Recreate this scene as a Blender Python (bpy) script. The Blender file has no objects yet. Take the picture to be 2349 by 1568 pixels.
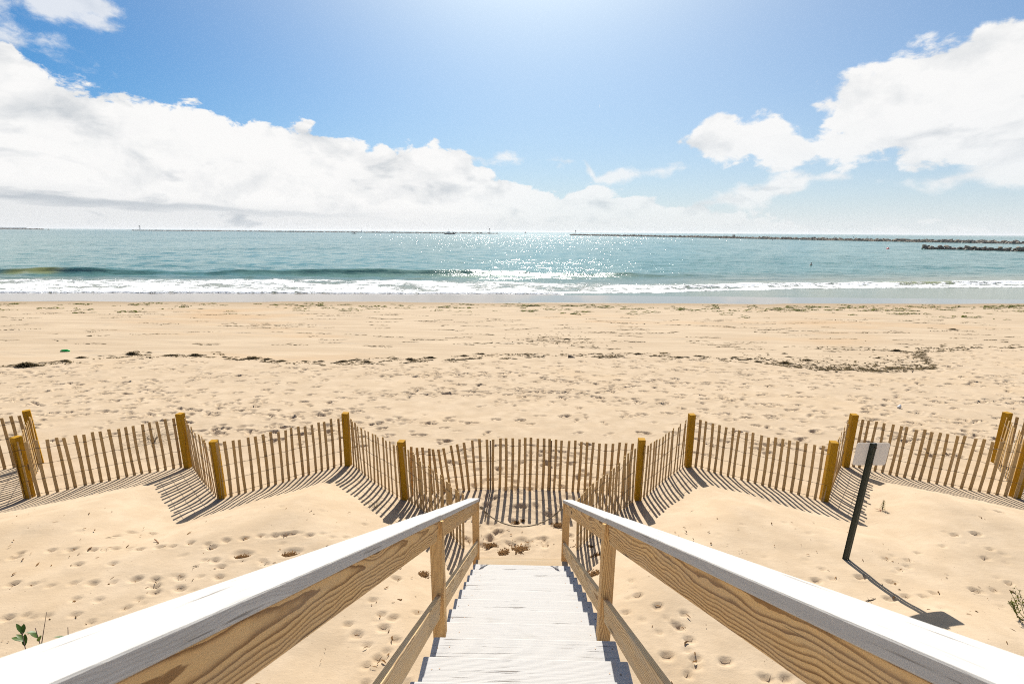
import bpy, bmesh, math, random
import numpy as np
from mathutils import Vector, Matrix, Euler, Quaternion
R = math.radians
S = bpy.context.scene
COL = S.collection

# ------------------------------------------------------------------ camera
def make_camera():
    pitch, roll, yaw = R(13.2), math.atan(.00724), R(-1.09)
    fw = Vector((math.sin(yaw)*math.cos(pitch), math.cos(yaw)*math.cos(pitch), -math.sin(pitch)))
    r = Vector((math.cos(yaw), -math.sin(yaw), 0)); u = r.cross(fw)
    r2 = r*math.cos(roll)+u*math.sin(roll); u2 = -r*math.sin(roll)+u*math.cos(roll)
    cam = bpy.data.cameras.new('camera')
    cam.sensor_width = 36; cam.lens = 36*1078/2349
    cam.clip_start = .05; cam.clip_end = 90000
    cam.dof.use_dof = True; cam.dof.focus_distance = 9; cam.dof.aperture_fstop = 8
    o = bpy.data.objects.new('camera', cam); COL.objects.link(o)
    m = Matrix((r2, u2, -fw)).transposed().to_4x4(); m.translation = (0, 0, 4.7)
    o.matrix_world = m
    S.camera = o
make_camera()

# ------------------------------------------------------------------ world, sun, exposure
SUN_AZ, SUN_EL = R(1.6), R(44)
S.view_settings.view_transform = 'Standard'; S.view_settings.look = 'None'
S.view_settings.exposure = 0.58; S.view_settings.gamma = 1
S.view_settings.use_curve_mapping = False
S.cycles.use_denoising = False
S.cycles.filter_width = 1.05
S.cycles.sample_clamp_indirect = 3
S.cycles.max_bounces = 6

class NT:
    """small helper for building node trees"""
    def __init__(s, tree): s.t = tree; s.n = tree.nodes; s.l = tree.links
    def node(s, kind, **kw):
        n = s.n.new(kind)
        for k, v in kw.items(): setattr(n, k, v)
        return n
    def put(s, sock, v):
        if hasattr(v, 'is_output'): s.l.new(v, sock)
        elif v is not None: sock.default_value = v
    def m(s, op, a, b=None, c=None, clamp=False):
        n = s.node('ShaderNodeMath', operation=op, use_clamp=clamp)
        for i, v in enumerate((a, b, c)):
            if v is not None: s.put(n.inputs[i], v)
        return n.outputs[0]
    def vm(s, op, a, b=None):
        n = s.node('ShaderNodeVectorMath', operation=op)
        s.put(n.inputs[0], a)
        if b is not None: s.put(n.inputs[1], b)
        return n.outputs[0]
    def xyz(s, v):
        n = s.node('ShaderNodeSeparateXYZ'); s.put(n.inputs[0], v); return n.outputs
    def vec(s, x, y, z):
        n = s.node('ShaderNodeCombineXYZ')
        for i, v in enumerate((x, y, z)): s.put(n.inputs[i], v)
        return n.outputs[0]
    def noise(s, v, scale, detail=4, rough=.5, dist=0., out=0):
        n = s.node('ShaderNodeTexNoise'); s.put(n.inputs['Vector'], v)
        for k, x in (('Scale', scale), ('Detail', detail), ('Roughness', rough), ('Distortion', dist)): n.inputs[k].default_value = x
        return n.outputs[out]
    def sstep(s, v, a, b, lo=0., hi=1.):
        n = s.node('ShaderNodeMapRange', interpolation_type='SMOOTHSTEP')
        for k, x in zip(('Value', 'From Min', 'From Max', 'To Min', 'To Max'), (v, a, b, lo, hi)): s.put(n.inputs[k], x)
        return n.outputs[0]
    def lin(s, v, a, b, lo=0., hi=1.):
        n = s.node('ShaderNodeMapRange')
        for k, x in zip(('Value', 'From Min', 'From Max', 'To Min', 'To Max'), (v, a, b, lo, hi)): s.put(n.inputs[k], x)
        return n.outputs[0]
    def mix(s, f, a, b, mode='MIX'):
        n = s.node('ShaderNodeMix', data_type='RGBA', blend_type=mode)
        s.put(n.inputs[0], f)
        for i, v in ((6, a), (7, b)):
            if isinstance(v, tuple) and len(v) == 3: v = v+(1,)
            s.put(n.inputs[i], v)
        return n.outputs[2]
    def curve(s, v, pts):
        n = s.node('ShaderNodeFloatCurve'); c = n.mapping.curves[0]
        c.points[0].location = pts[0]; c.points[1].location = pts[-1]
        for p in pts[1:-1]: c.points.new(*p)
        for p in c.points: p.handle_type = 'VECTOR'
        n.mapping.update(); s.put(n.inputs['Value'], v)
        return n.outputs[0]
    def ramp(s, v, stops, interp='LINEAR'):
        n = s.node('ShaderNodeValToRGB'); e = n.color_ramp; e.interpolation = interp
        e.elements[0].position, e.elements[1].position = stops[0][0], stops[-1][0]
        e.elements[0].color = tuple(stops[0][1])+(1,); e.elements[1].color = tuple(stops[-1][1])+(1,)
        for p, c in stops[1:-1]: e.elements.new(p).color = tuple(c)+(1,)
        s.put(n.inputs[0], v); return n.outputs[0]
    def bump(s, h, strength, dist, normal=None):
        n = s.node('ShaderNodeBump'); s.put(n.inputs['Height'], h)
        n.inputs['Strength'].default_value = strength; n.inputs['Distance'].default_value = dist
        if normal is not None: s.put(n.inputs['Normal'], normal)
        return n.outputs[0]

def make_world():
    w = bpy.data.worlds.new('World'); S.world = w; w.use_nodes = True
    k = NT(w.node_tree); k.n.clear()
    sky = k.node('ShaderNodeTexSky', sky_type='NISHITA', sun_disc=False, sun_elevation=SUN_EL, sun_rotation=SUN_AZ,
                 altitude=0, air_density=1.0, dust_density=.6, ozone_density=2.2)
    b1 = k.node('ShaderNodeBackground'); d = k.vm('NORMALIZE', k.node('ShaderNodeTexCoord').outputs['Generated'])
    # bright aureole of the hazy air round the sun
    sd = (math.cos(SUN_EL)*math.sin(SUN_AZ), math.cos(SUN_EL)*math.cos(SUN_AZ), math.sin(SUN_EL))
    dn = k.node('ShaderNodeVectorMath', operation='DOT_PRODUCT'); k.put(dn.inputs[0], d); dn.inputs[1].default_value = sd
    ang = k.m('MULTIPLY', k.m('ARCCOSINE', k.m('MINIMUM', dn.outputs['Value'], 1.)), 180/math.pi)
    aur = k.m('POWER', 2.718, k.m('DIVIDE', ang, -12.5))
    skc = k.mix(1., sky.outputs[0], (.06, .64, 1.06), 'MULTIPLY')
    k.put(b1.inputs[0], k.mix(1., skc, k.vm('MULTIPLY', k.vec(aur, aur, aur), (40., 30., 14.)), 'ADD')); b1.inputs[1].default_value = .06
    x, y, z = k.xyz(d)
    az = k.m('MULTIPLY', k.m('ARCTAN2', x, y), 180/math.pi)
    el = k.m('MULTIPLY', k.m('ARCSINE', z), 180/math.pi)
    u = k.m('MULTIPLY_ADD', az, 1/360, .5)
    q = lambda pts: [(.5+a/360, .5+e/60) for a, e in pts]
    def deg(pts): return k.m('MULTIPLY', k.m('SUBTRACT', k.curve(u, q(pts)), .5), 60)
    # cloud noise: stretched a little along the horizon
    dv = k.vm('MULTIPLY', d, (1, 1, 1.7))
    n1 = k.noise(dv, 5.5, 11, .56, .25)
    n2 = k.noise(k.vm('ADD', dv, (.004, .0, .045)), 5.5, 11, .56, .25)
    n3 = k.noise(k.vm('ADD', dv, (3, 7, 1)), 16, 8, .6, .4)
    vo = k.node('ShaderNodeTexVoronoi', feature='SMOOTH_F1'); k.put(vo.inputs['Vector'], k.vm('ADD', dv, k.vm('MULTIPLY', k.noise(dv, 14, 5, .5, 0, 1), (.06, .06, .06))))
    vo.inputs['Scale'].default_value = 17; vo.inputs['Smoothness'].default_value = .4
    puff = k.m('SUBTRACT', .5, vo.outputs['Distance'])
    n4 = k.noise(k.vm('ADD', dv, (1, 4, 6)), 48, 6, .62, .5)
    edge = k.m('ADD', k.m('MULTIPLY', k.m('SUBTRACT', n1, .5), 5.0), k.m('ADD', k.m('MULTIPLY', puff, 3.0), k.m('MULTIPLY_ADD', k.m('SUBTRACT', n3, .5), 4.6, k.m('MULTIPLY', k.m('SUBTRACT', n4, .5), 1.9))))
    def layer(top, bot, amp=1., soft=.45, botsoft=None, off=0.):
        s = k.m('SUBTRACT', deg(top), el)
        if bot: s = k.m('MINIMUM', s, k.m('MULTIPLY', k.m('SUBTRACT', el, deg(bot)), botsoft or 1.))
        return k.sstep(k.m('MULTIPLY_ADD', edge, amp, k.m('ADD', s, off)), -soft, soft), s
    E_ = -14
    bank, sb = layer([(-180, 12), (-100, 16), (-60, 15), (-45.5, 13.3), (-42.5, 12.1), (-39.6, 11.2), (-35, 11.0), (-31.8, 11.4), (-29, 10.5), (-23.4, 10.5), (-21.4, 9.6), (-17.9, 8.9),
                      (-14.7, 8.5), (-12.3, 9.0), (-9.9, 9.0), (-6.5, 8.4), (-4.5, 6.7), (-1.5, 5.8), (2.6, 5.0), (11, 4.4), (14.8, 3.6), (21.7, 2.0), (31.8, .6), (45, 0), (90, 4), (180, 12)], None, .75, .26)
    right, sr = layer([(-180, E_), (15, E_), (27.0, 4), (28.0, 11.8), (29.2, 13.0), (31.8, 13.6), (34.5, 14.7), (37.7, 15.2), (40.9, 16.2), (44, 16.0), (60, 15), (90, 10), (120, E_), (180, E_)],
                      [(-180, 20), (26.5, 14), (27.9, 11.9), (28.8, 11.2), (30.7, 10.4), (31.8, 9.3), (33.3, 6.9), (37.8, 6.3), (42.1, 5.8), (44.7, 5.2), (60, 4), (90, 3), (180, 10)], .85, .45)
    blob, s2 = layer([(-180, E_), (15.9, E_), (16.8, 9.6), (18.9, 10.5), (20.8, 11.6), (23, 11.3), (26.8, 11.4), (28.0, 10.7), (28.6, 9.0), (30.8, 9.2), (33, 9.5), (36, 8), (40, E_), (180, E_)],
                     [(-180, 30), (16.2, 20), (16.8, 9.4), (17.8, 8.6), (19.1, 8.1), (23, 7.5), (27.5, 7.0), (32.9, 6.9), (38, 6.5), (180, 20)], .65, .35)
    small, s3 = layer([(-180, E_), (19, 2.5), (21.3, 3.5), (25.8, 4.5), (27.6, 5.4), (29.6, 5.7), (31.5, 4.9), (35.5, 4.0), (38.7, 4.4), (40.7, 5.5), (44.4, 6.2), (60, 7), (61, E_), (180, E_)],
                      [(-180, 20), (19, 3.6), (21.3, 3.1), (23.9, 2.9), (27.9, 3.8), (29.6, 5.0), (31.5, 6.0), (35.5, 5.4), (38.7, 4.3), (44.9, 4.0), (60, 4), (61, 20), (180, 20)], .55, .6)
    wisp, s4 = layer([(-180, E_), (-9, 7), (-4.5, 8.4), (-1, 8.5), (2.5, 8.2), (7.5, 7.7), (8.2, 6), (8.4, 5.4), (9.6, 6.4), (12, 6.9), (17, 7.0), (20, 6.2), (22, E_), (180, E_)],
                     [(-180, 20), (-9, 8.4), (-4.5, 7.8), (0, 7.6), (7.5, 7.9), (8.2, 8), (8.4, 6), (9.6, 5.7), (12.4, 5.9), (17, 6.6), (20, 7.0), (22, 20), (180, 20)], .55, .55)
    corner, s5 = layer([(-180, 30), (-80, 30), (-55, 24), (-45, 20.5), (-40, 19.8), (-37, 18.3), (-35.6, 15.5), (-35, E_), (180, E_)],
                       [(-180, 20), (-60, 16), (-45.5, 14.2), (-42, 14.9), (-39, 15.8), (-36.6, 16.6), (-35, 18), (180, 20)], 2.3, 2.0, None, -1.5)
    tiny, s6 = layer([(-180, E_), (7.6, E_), (8.0, 13.4), (8.6, 13.7), (9.7, 13.3), (10.2, E_), (180, E_)], [(-180, 20), (7.6, 20), (8.0, 13.2), (9.7, 13.1), (10.2, 20), (180, 20)], .1, .25)
    mask = bank
    for mm_ in (right, blob, small, k.m('MULTIPLY', wisp, .85), k.m('MULTIPLY', corner, .75), tiny): mask = k.m('MAXIMUM', mask, mm_)
    mask = k.m('MULTIPLY', mask, k.m('SUBTRACT', 1., k.m('MULTIPLY', k.m('POWER', 2.718, k.m('DIVIDE', k.m('MAXIMUM', el, 0.), -3.2)), k.sstep(az, -16, 12, 0., .85))))
    # cloud light and dark
    lit = k.m('MULTIPLY', k.m('SUBTRACT', n1, n2), 1.6)
    g = k.noise(k.vm('ADD', k.vm('MULTIPLY', d, (1, 1, 2.6)), (5, 2, 8)), 7, 7, .55, .4)
    low = k.sstep(el, 8.5, 2.0)                                   # undersides of the bank towards the horizon
    left = k.sstep(az, 30, -45)
    grey = k.m('MULTIPLY', k.sstep(g, .5, .72), k.m('MULTIPLY_ADD', k.m('MULTIPLY', low, left), .35, .62))
    grey = k.m('ADD', grey, k.m('MULTIPLY', lit, -1.5), clamp=True)
    grey = k.m('ADD', grey, k.m('MULTIPLY', k.m('SUBTRACT', .5, n3), .5), clamp=True)
    # long flat grey base under the left bank
    bandh = deg([(-180, 3.2), (-60, 3.0), (-47, 2.75), (-42, 2.5), (-36, 2.25), (-28, 1.85), (-15, 1.5), (0, 1.2), (40, 1), (180, 3)])
    wob = k.m('MULTIPLY', k.m('SUBTRACT', k.noise(k.vm('MULTIPLY', d, (1, 1, 6)), 7, 5, .55), .5), 2.2)
    bd = k.m('SUBTRACT', k.m('ADD', el, wob), bandh)
    band = k.m('MULTIPLY', k.m('MULTIPLY', k.sstep(bd, -1.1, -.1), k.sstep(bd, .5, -.1)), k.sstep(az, 4, -50))
    under = k.m('MULTIPLY', k.sstep(bd, 1.4, -.6), k.sstep(az, 60, -46, .0, .34))
    grey = k.m('MAXIMUM', grey, k.m('MAXIMUM', k.m('MULTIPLY', band, .95), under))
    ccol = k.mix(grey, (.97, .965, .955), (.53, .575, .62))
    b2 = k.node('ShaderNodeBackground'); k.put(b2.inputs[0], ccol); b2.inputs[1].default_value = .665
    # pale veil of haze above the sea
    vl = k.curve(u, [(0, .22), (.37, .22), (.44, .48), (.50, .72), (.56, .74), (.62, .64), (.75, .40), (1, .26)])        # thinner away from the sun
    veil = k.m('MINIMUM', k.m('MULTIPLY', k.m('POWER', 2.718, k.m('DIVIDE', k.m('MAXIMUM', el, 0.), k.m('MULTIPLY', vl, -16.))), 1.05), .96)
    b3 = k.node('ShaderNodeBackground'); b3.inputs[0].default_value = (.90, .945, .96, 1); b3.inputs[1].default_value = .58
    mx = k.node('ShaderNodeMixShader'); k.put(mx.inputs[0], veil); k.put(mx.inputs[1], b1.outputs[0]); k.put(mx.inputs[2], b3.outputs[0])
    mz = k.node('ShaderNodeMixShader'); k.put(mz.inputs[0], mask); k.put(mz.inputs[1], mx.outputs[0]); k.put(mz.inputs[2], b2.outputs[0])
    o = k.node('ShaderNodeOutputWorld'); k.put(o.inputs[0], mz.outputs[0])
make_world()

sl = bpy.data.lights.new('sun', 'SUN'); sl.energy = 5.0; sl.angle = R(.5); sl.color = (1, .955, .87)
so = bpy.data.objects.new('sun', sl); COL.objects.link(so)
so.rotation_euler = Vector((math.cos(SUN_EL)*math.sin(SUN_AZ), math.cos(SUN_EL)*math.cos(SUN_AZ), math.sin(SUN_EL))).to_track_quat('Z', 'Y').to_euler()

# ------------------------------------------------------------------ helpers
def tag(o, label=None, cat=None, group=None, kind=None):
    for a, v in (('label', label), ('category', cat), ('group', group), ('kind', kind)):
        if v: o[a] = v
    return o
def link(name, me, mat=None, parent=None, loc=(0, 0, 0), rot=None):
    o = bpy.data.objects.new(name, me); COL.objects.link(o); o.location = loc
    if rot is not None: o.rotation_euler = rot
    if mat and not me.materials: me.materials.append(mat)
    if parent: o.parent = parent
    return o
def empty(name, loc, label, cat, group=None, rz=0):
    o = bpy.data.objects.new(name, None); COL.objects.link(o); o.location = loc; o.rotation_euler = (0, 0, rz)
    o.empty_display_size = .2
    return tag(o, label, cat, group)
def mesh_bm(name, bm, smooth=False):
    me = bpy.data.meshes.new(name); bm.to_mesh(me); bm.free()
    if smooth: me.polygons.foreach_set('use_smooth', [True]*len(me.polygons))
    return me
def box(bm, x0, x1, y0, y1, z0, z1):
    m = Matrix.Translation(((x0+x1)/2, (y0+y1)/2, (z0+z1)/2)) @ Matrix.Diagonal((x1-x0, y1-y0, z1-z0, 1))
    return bmesh.ops.create_cube(bm, size=1, matrix=m)['verts']
def bevel(bm, w, seg=1):
    bmesh.ops.bevel(bm, geom=[e for e in bm.edges], offset=w, segments=seg, affect='EDGES', profile=.5)
def box_mesh(name, dims, bev=.004, jitter=0, rng=None):
    bm = bmesh.new(); box(bm, *dims)
    if bev: bevel(bm, bev)
    return mesh_bm(name, bm)
def tube(bm, pts, r, seg=6, cap=True):
    """a tube along points; r is a number or one per point"""
    rs = r if hasattr(r, '__len__') else [r]*len(pts)
    pts = [Vector(p) for p in pts]; rings = []
    up = Vector((.13, .21, .97))
    for i, p in enumerate(pts):
        t = (pts[min(i+1, len(pts)-1)]-pts[max(i-1, 0)]).normalized()
        a = t.cross(up)
        if a.length < .05: a = t.cross(Vector((1, 0, 0)))
        a.normalize(); b = t.cross(a)
        rings.append([bm.verts.new(p+(a*math.cos(2*math.pi*j/seg)+b*math.sin(2*math.pi*j/seg))*rs[i]) for j in range(seg)])
    for i in range(len(rings)-1):
        for j in range(seg):
            bm.faces.new((rings[i][j], rings[i][(j+1) % seg], rings[i+1][(j+1) % seg], rings[i+1][j]))
    if cap:
        bm.faces.new(rings[0][::-1]); bm.faces.new(rings[-1])
def grid_mesh(name, X, Y, Z, smooth=True):
    n, m = X.shape
    co = np.stack([X, Y, Z], -1).reshape(-1, 3).astype(np.float32)
    i = np.arange(n*m).reshape(n, m)
    f = np.stack([i[:-1, :-1], i[:-1, 1:], i[1:, 1:], i[1:, :-1]], -1).reshape(-1, 4).astype(np.int32)
    me = bpy.data.meshes.new(name)
    me.vertices.add(len(co)); me.vertices.foreach_set('co', co.ravel())
    me.loops.add(f.size); me.loops.foreach_set('vertex_index', f.ravel())
    me.polygons.add(len(f)); me.polygons.foreach_set('loop_start', np.arange(0, f.size, 4, dtype=np.int32))
    if smooth: me.polygons.foreach_set('use_smooth', np.ones(len(f), dtype=bool))
    me.update(); return me
def vnoise(x, y, scale, seed, octs=1, gain=.5):
    out = 0; a = 1; tot = 0
    for o in range(octs):
        g = np.random.RandomState(seed+o).rand(256, 256)
        u, v = x/scale*2**o+seed*7.3, y/scale*2**o+seed*3.1
        i, j = np.floor(u).astype(int), np.floor(v).astype(int)
        fu, fv = u-i, v-j; fu = fu*fu*(3-2*fu); fv = fv*fv*(3-2*fv)
        i0, i1, j0, j1 = i % 256, (i+1) % 256, j % 256, (j+1) % 256
        out = out+a*((g[i0, j0]*(1-fu)+g[i1, j0]*fu)*(1-fv)+(g[i0, j1]*(1-fu)+g[i1, j1]*fu)*fv-.5)
        tot += a; a *= gain
    return out/tot*2
def sm(t):
    t = np.clip(t, 0, 1); return t*t*(3-2*t)

# ------------------------------------------------------------------ terrain
FX = np.array([-60, -11.4, -9.88, -8.79, -6.77, -5.36, -3.53, -2.07, -.75, -.7, .77, .82, 2.15, 3.49, 5.55, 6.8, 9.09, 10.15, 11.6, 60])
FY = np.array([8.0, 7.6, 8.69, 7.41, 8.65, 7.52, 8.76, 7.59, 6.1, 5.9, 5.9, 6.1, 7.69, 8.96, 7.76, 9.11, 7.94, 9.38, 8.0, 8.2])
BY = np.array([-400, -40, -5, 9, 11, 15, 20, 24, 30, 38, 46, 60, 80, 120, 300, 5000.])
BZ = np.array([1.2, .8, .25, 0, -.03, -.2, -.40, -.56, -.82, -1.12, -1.32, -1.75, -2.5, -4, -9, -40])
def base(x, y):
    x = np.asarray(x, float); y = np.asarray(y, float)
    z = np.interp(y, BY, BZ)
    d = np.interp(x, FX, FY)-y
    z = z+.46*sm(d/2.6)
    z = z+.05*np.sin(x*.9+.4*y+1.3)*np.sin(y*.8-x*.25+.5)*sm(d/2)
    z = z+.03*np.sin(x*.23+1.)*np.sin(y*.31)*sm((y-12)/6)*(1-sm((y-30)/6))
    z = z+.26*np.exp(-((x-4.5)**2+(y-3.75)**2)/.9)
    return z
def gz(x, y): return float(base(x, y))
WRX = np.array([-60, -30, -21, -18, -16, -13, -11, -9, -7, -4.5, -2, 0, 2, 5, 7, 9, 10, 11, 14, 16, 17, 18.5, 25, 60])
WRY = np.array([12, 14, 15.5, 16.6, 17.6, 17.8, 17.4, 17.2, 17.1, 17.7, 18.4, 18.9, 19.2, 19.2, 18.8, 18.4, 17.8, 17.3, 17.0, 17.6, 19.5, 21.0, 22.5, 24])   # upper edge of the wrack line

def make_sand():
    rng = np.random.RandomState(4)
    ys = np.concatenate([np.arange(-400, -40, 60), np.arange(-40, -6, 4), np.arange(-6, 2.4, .3), np.arange(2.4, 11, .03), np.arange(11, 22, .045), np.arange(22, 46, .13), np.arange(46, 62, .5), np.arange(62, 120, 6), np.array([130, 200, 300, 1000, 5000])])
    uc = np.linspace(-1, 1, 940)
    ext = np.array([1.03, 1.1, 1.25, 1.5, 2, 3, 5, 9, 16, 30])
    us = np.concatenate([-ext[::-1], uc, ext])
    hw = np.where(ys < 120, np.maximum(15.5, 1.28*ys+6), 160)
    X = us[None, :]*hw[:, None]; Y = np.repeat(ys[:, None], len(us), 1)
    Z = base(X, Y)
    wr = np.interp(X, WRX, WRY)
    trod = sm((Y-9.6)/1.5)*(1-sm((Y-wr+.6)/1.0))
    corr = sm((1.9-np.abs(X))/.4)*sm((Y-5.9)/.4)*(1-sm((Y-9.)/1))
    dune = 1-sm((Y-8.6)/.8)
    Z += trod*(vnoise(X, Y, .55, 3, 3, .6)*.022+vnoise(X, Y, 2.2, 9, 2)*.03)
    Z += corr*vnoise(X, Y, .28, 5, 3, .6)*.018
    Z += dune*(vnoise(X, Y*1.5, 1.3, 11, 2)*.035+vnoise(X*.6, Y, .22, 13, 2)*.006)
    Z += sm((Y-wr)/2)*(vnoise(X*.5, Y, .9, 17, 3)*.012)*(1-sm((Y-37)/2))
    def stamp(px, py, a, b, ang, d, rim=.3, tread=False):
        i0, i1 = np.searchsorted(ys, (py-a*1.7, py+a*1.7))
        if i1 <= i0: return
        h = hw[(i0+i1)//2]
        j0, j1 = [10+int((q/h+1)/2*939) for q in (px-a*1.8, px+a*1.8)]
        if j0 < 12 or j1 > 948: return
        x = X[i0:i1, j0:j1+1]-px; y = Y[i0:i1, j0:j1+1]-py
        c, s = math.cos(ang), math.sin(ang)
        u, v = (x*c+y*s)/a, (-x*s+y*c)/b
        v = v*(1+.25*u)
        r = np.sqrt(u*u+v*v)
        Z[i0:i1, j0:j1+1] += -d*(1-sm((r-.45)/.6))+d*rim*np.exp(-((r-1.2)/.22)**2)
    def foot(px, py, a, b, ang, d):
        c, q = math.cos(ang), math.sin(ang)
        a *= 1.18; b *= 1.25; d *= 1.18
        stamp(px+c*a*.34, py+q*a*.34, a*.62, b, ang+rng.normal(0, .1), d*rng.uniform(.7, 1.1), .32)
        stamp(px-c*a*.58, py-q*a*.58, a*.40, b*.74, ang, d*rng.uniform(.6, 1.2), .28)
    # footprints of people along the trodden strip
    for _ in range(230):
        x, y = rng.uniform(-34, 34), rng.uniform(9.8, 21.5)
        a = rng.normal(0, .28)+(math.pi if rng.rand() < .5 else 0); n = rng.randint(4, 16); st = rng.uniform(.55, .75)
        for q in range(n):
            a += rng.normal(0, .05); x += math.cos(a)*st; y += math.sin(a)*st
            if y > np.interp(x, WRX, WRY)-.35 or y < 9.5: continue
            o = .09*(1 if q % 2 else -1)
            foot(x-math.sin(a)*o, y+math.cos(a)*o, rng.uniform(.13, .19), rng.uniform(.06, .09), a+rng.normal(0, .15), rng.uniform(.03, .062))
    for _ in range(1150):
        x, y = rng.normal(3, 15), rng.uniform(9.4, 21)
        if y > np.interp(x, WRX, WRY)-.35: continue
        foot(x, y, rng.uniform(.10, .18), rng.uniform(.045, .085), rng.normal(0, .7), rng.uniform(.014, .055))
    for _ in range(34):     # clusters
        cx, cy = rng.uniform(-16, 18), rng.uniform(10, 16.5)
        for q in range(rng.randint(6, 16)):
            stamp(cx+rng.normal(0, .8), cy+rng.normal(0, .35), rng.uniform(.1, .17), rng.uniform(.05, .085), rng.uniform(-3, 3), rng.uniform(.03, .062))
    for _ in range(150):    # the way out at the foot of the stairs
        x, y = rng.uniform(-1.8, 1.8), rng.uniform(6.2, 9.6)
        if abs(x) > .7+(y-6.1)*.85: continue
        stamp(x, y, rng.uniform(.08, .17), rng.uniform(.05, .09), rng.uniform(-3, 3), rng.uniform(.02, .05))
    # tracks of small animals on the dune
    for (px, py) in TRACKS:
        k_ = rng.uniform(.75, 1.25)
        stamp(px, py, .068*k_, .045*k_, rng.uniform(-.5, .5), .033*k_, .2)
        if rng.rand() < .35: stamp(px+rng.normal(0, .12), py+rng.normal(0, .06), .055, .035, rng.uniform(-1, 1), .016, .2)
    for _ in range(90):
        s = -1 if rng.rand() < .5 else 1
        stamp(s*rng.uniform(1.3, 8), rng.uniform(3.2, 6.6), rng.uniform(.04, .09), rng.uniform(.03, .045), rng.uniform(-1, 1), rng.uniform(.006, .016), .2)
    for (px, py, w) in NEARC: stamp(px, py+.06, .15, .09, .2, .026, .3)
    me = grid_mesh('sand', X, Y, Z)
    return me

TRACKS = [(-6.03,4.68),(-5.78,4.67),(-5.53,4.65),(-5.31,4.69),(-5.07,4.7),(-4.85,4.73),(-4.62,4.79),(-4.39,4.79),(-4.13,4.85),(-3.9,4.89),(-3.68,4.9),
 (-6.24,5.35),(-5.97,5.36),(-5.69,5.37),(-5.54,5.39),(-5.47,5.45),(-5.3,5.48),(-5.08,5.4),(-4.83,5.44),(-4.66,5.44),(-4.46,5.5),(-4.48,5.54),(-4.22,5.5),(-4.02,5.59),(-4.12,5.44),(-3.81,5.65),(-3.63,5.74),(-3.43,5.76),(-3.31,5.79),(-3.21,5.82),(-2.95,5.79),(-2.8,5.85),(-2.63,5.79),(-2.46,5.84),
 (-5.03,4.44),(-4.77,4.44),(-4.33,4.47),(-5.34,4.18),(-5.1,4.18),(-4.83,4.22),(-4.36,4.33),(-4.57,4.12),(-5.15,5.06),(-4.32,4.69),(-5.51,4.15),(-4.24,4.59),(-4.0,4.67),(-3.77,5.08),(-5.58,5.04),(-6.6,5.28),(-4.05,5.19),(-3.92,5.19),(-3.33,5.24),(-3.28,5.19),(-5.74,5.79),(-5.69,5.96),(-5.41,6.01),(-6.57,5.2),
 (1.42,7.23),(2.02,5.16),(1.14,5.15),(1.42,4.75),(1.6,4.56),(1.87,4.47),(1.69,4.34),(1.51,4.2),(1.81,4.12),(1.74,3.99),(1.51,3.91),(1.79,3.89),(1.75,4.29),(1.22,4.49),(2.09,3.88),(2.39,3.71),(2.59,3.71),(1.76,3.8),(3.68,5.04),(3.9,5.28),(1.65,3.7),(1.42,5.07),
 (3.89,5.08),(4.26,5.11),(4.57,5.02),(4.5,4.72),(4.7,4.72),(4.28,4.67),(5.47,5.71),(5.05,5.37),(4.89,5.3),(4.9,4.81),(5.49,4.92),(5.72,4.93),(6.02,5.06),(6.24,6.05),(6.56,6.06),(7.54,6.71),(6.2,5.53),(6.43,5.72),(4.89,5.52),(5.88,5.81),(5.16,5.51),
 (-1.53,4.43),(-1.39,4.38),(-1.86,4.28),(-1.71,4.14),(-1.56,4.01),(-1.55,5.11),(-1.28,4.08),(-1.38,3.85),(-1.49,3.77),(-1.7,4.64),(-1.45,4.23),(-1.44,3.58),(-1.05,3.59),(-1.15,4.52),(-1.34,3.93)]
NEARC = [(-3.03,5.37,.13),(-3.64,5.28,.1)]

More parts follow.
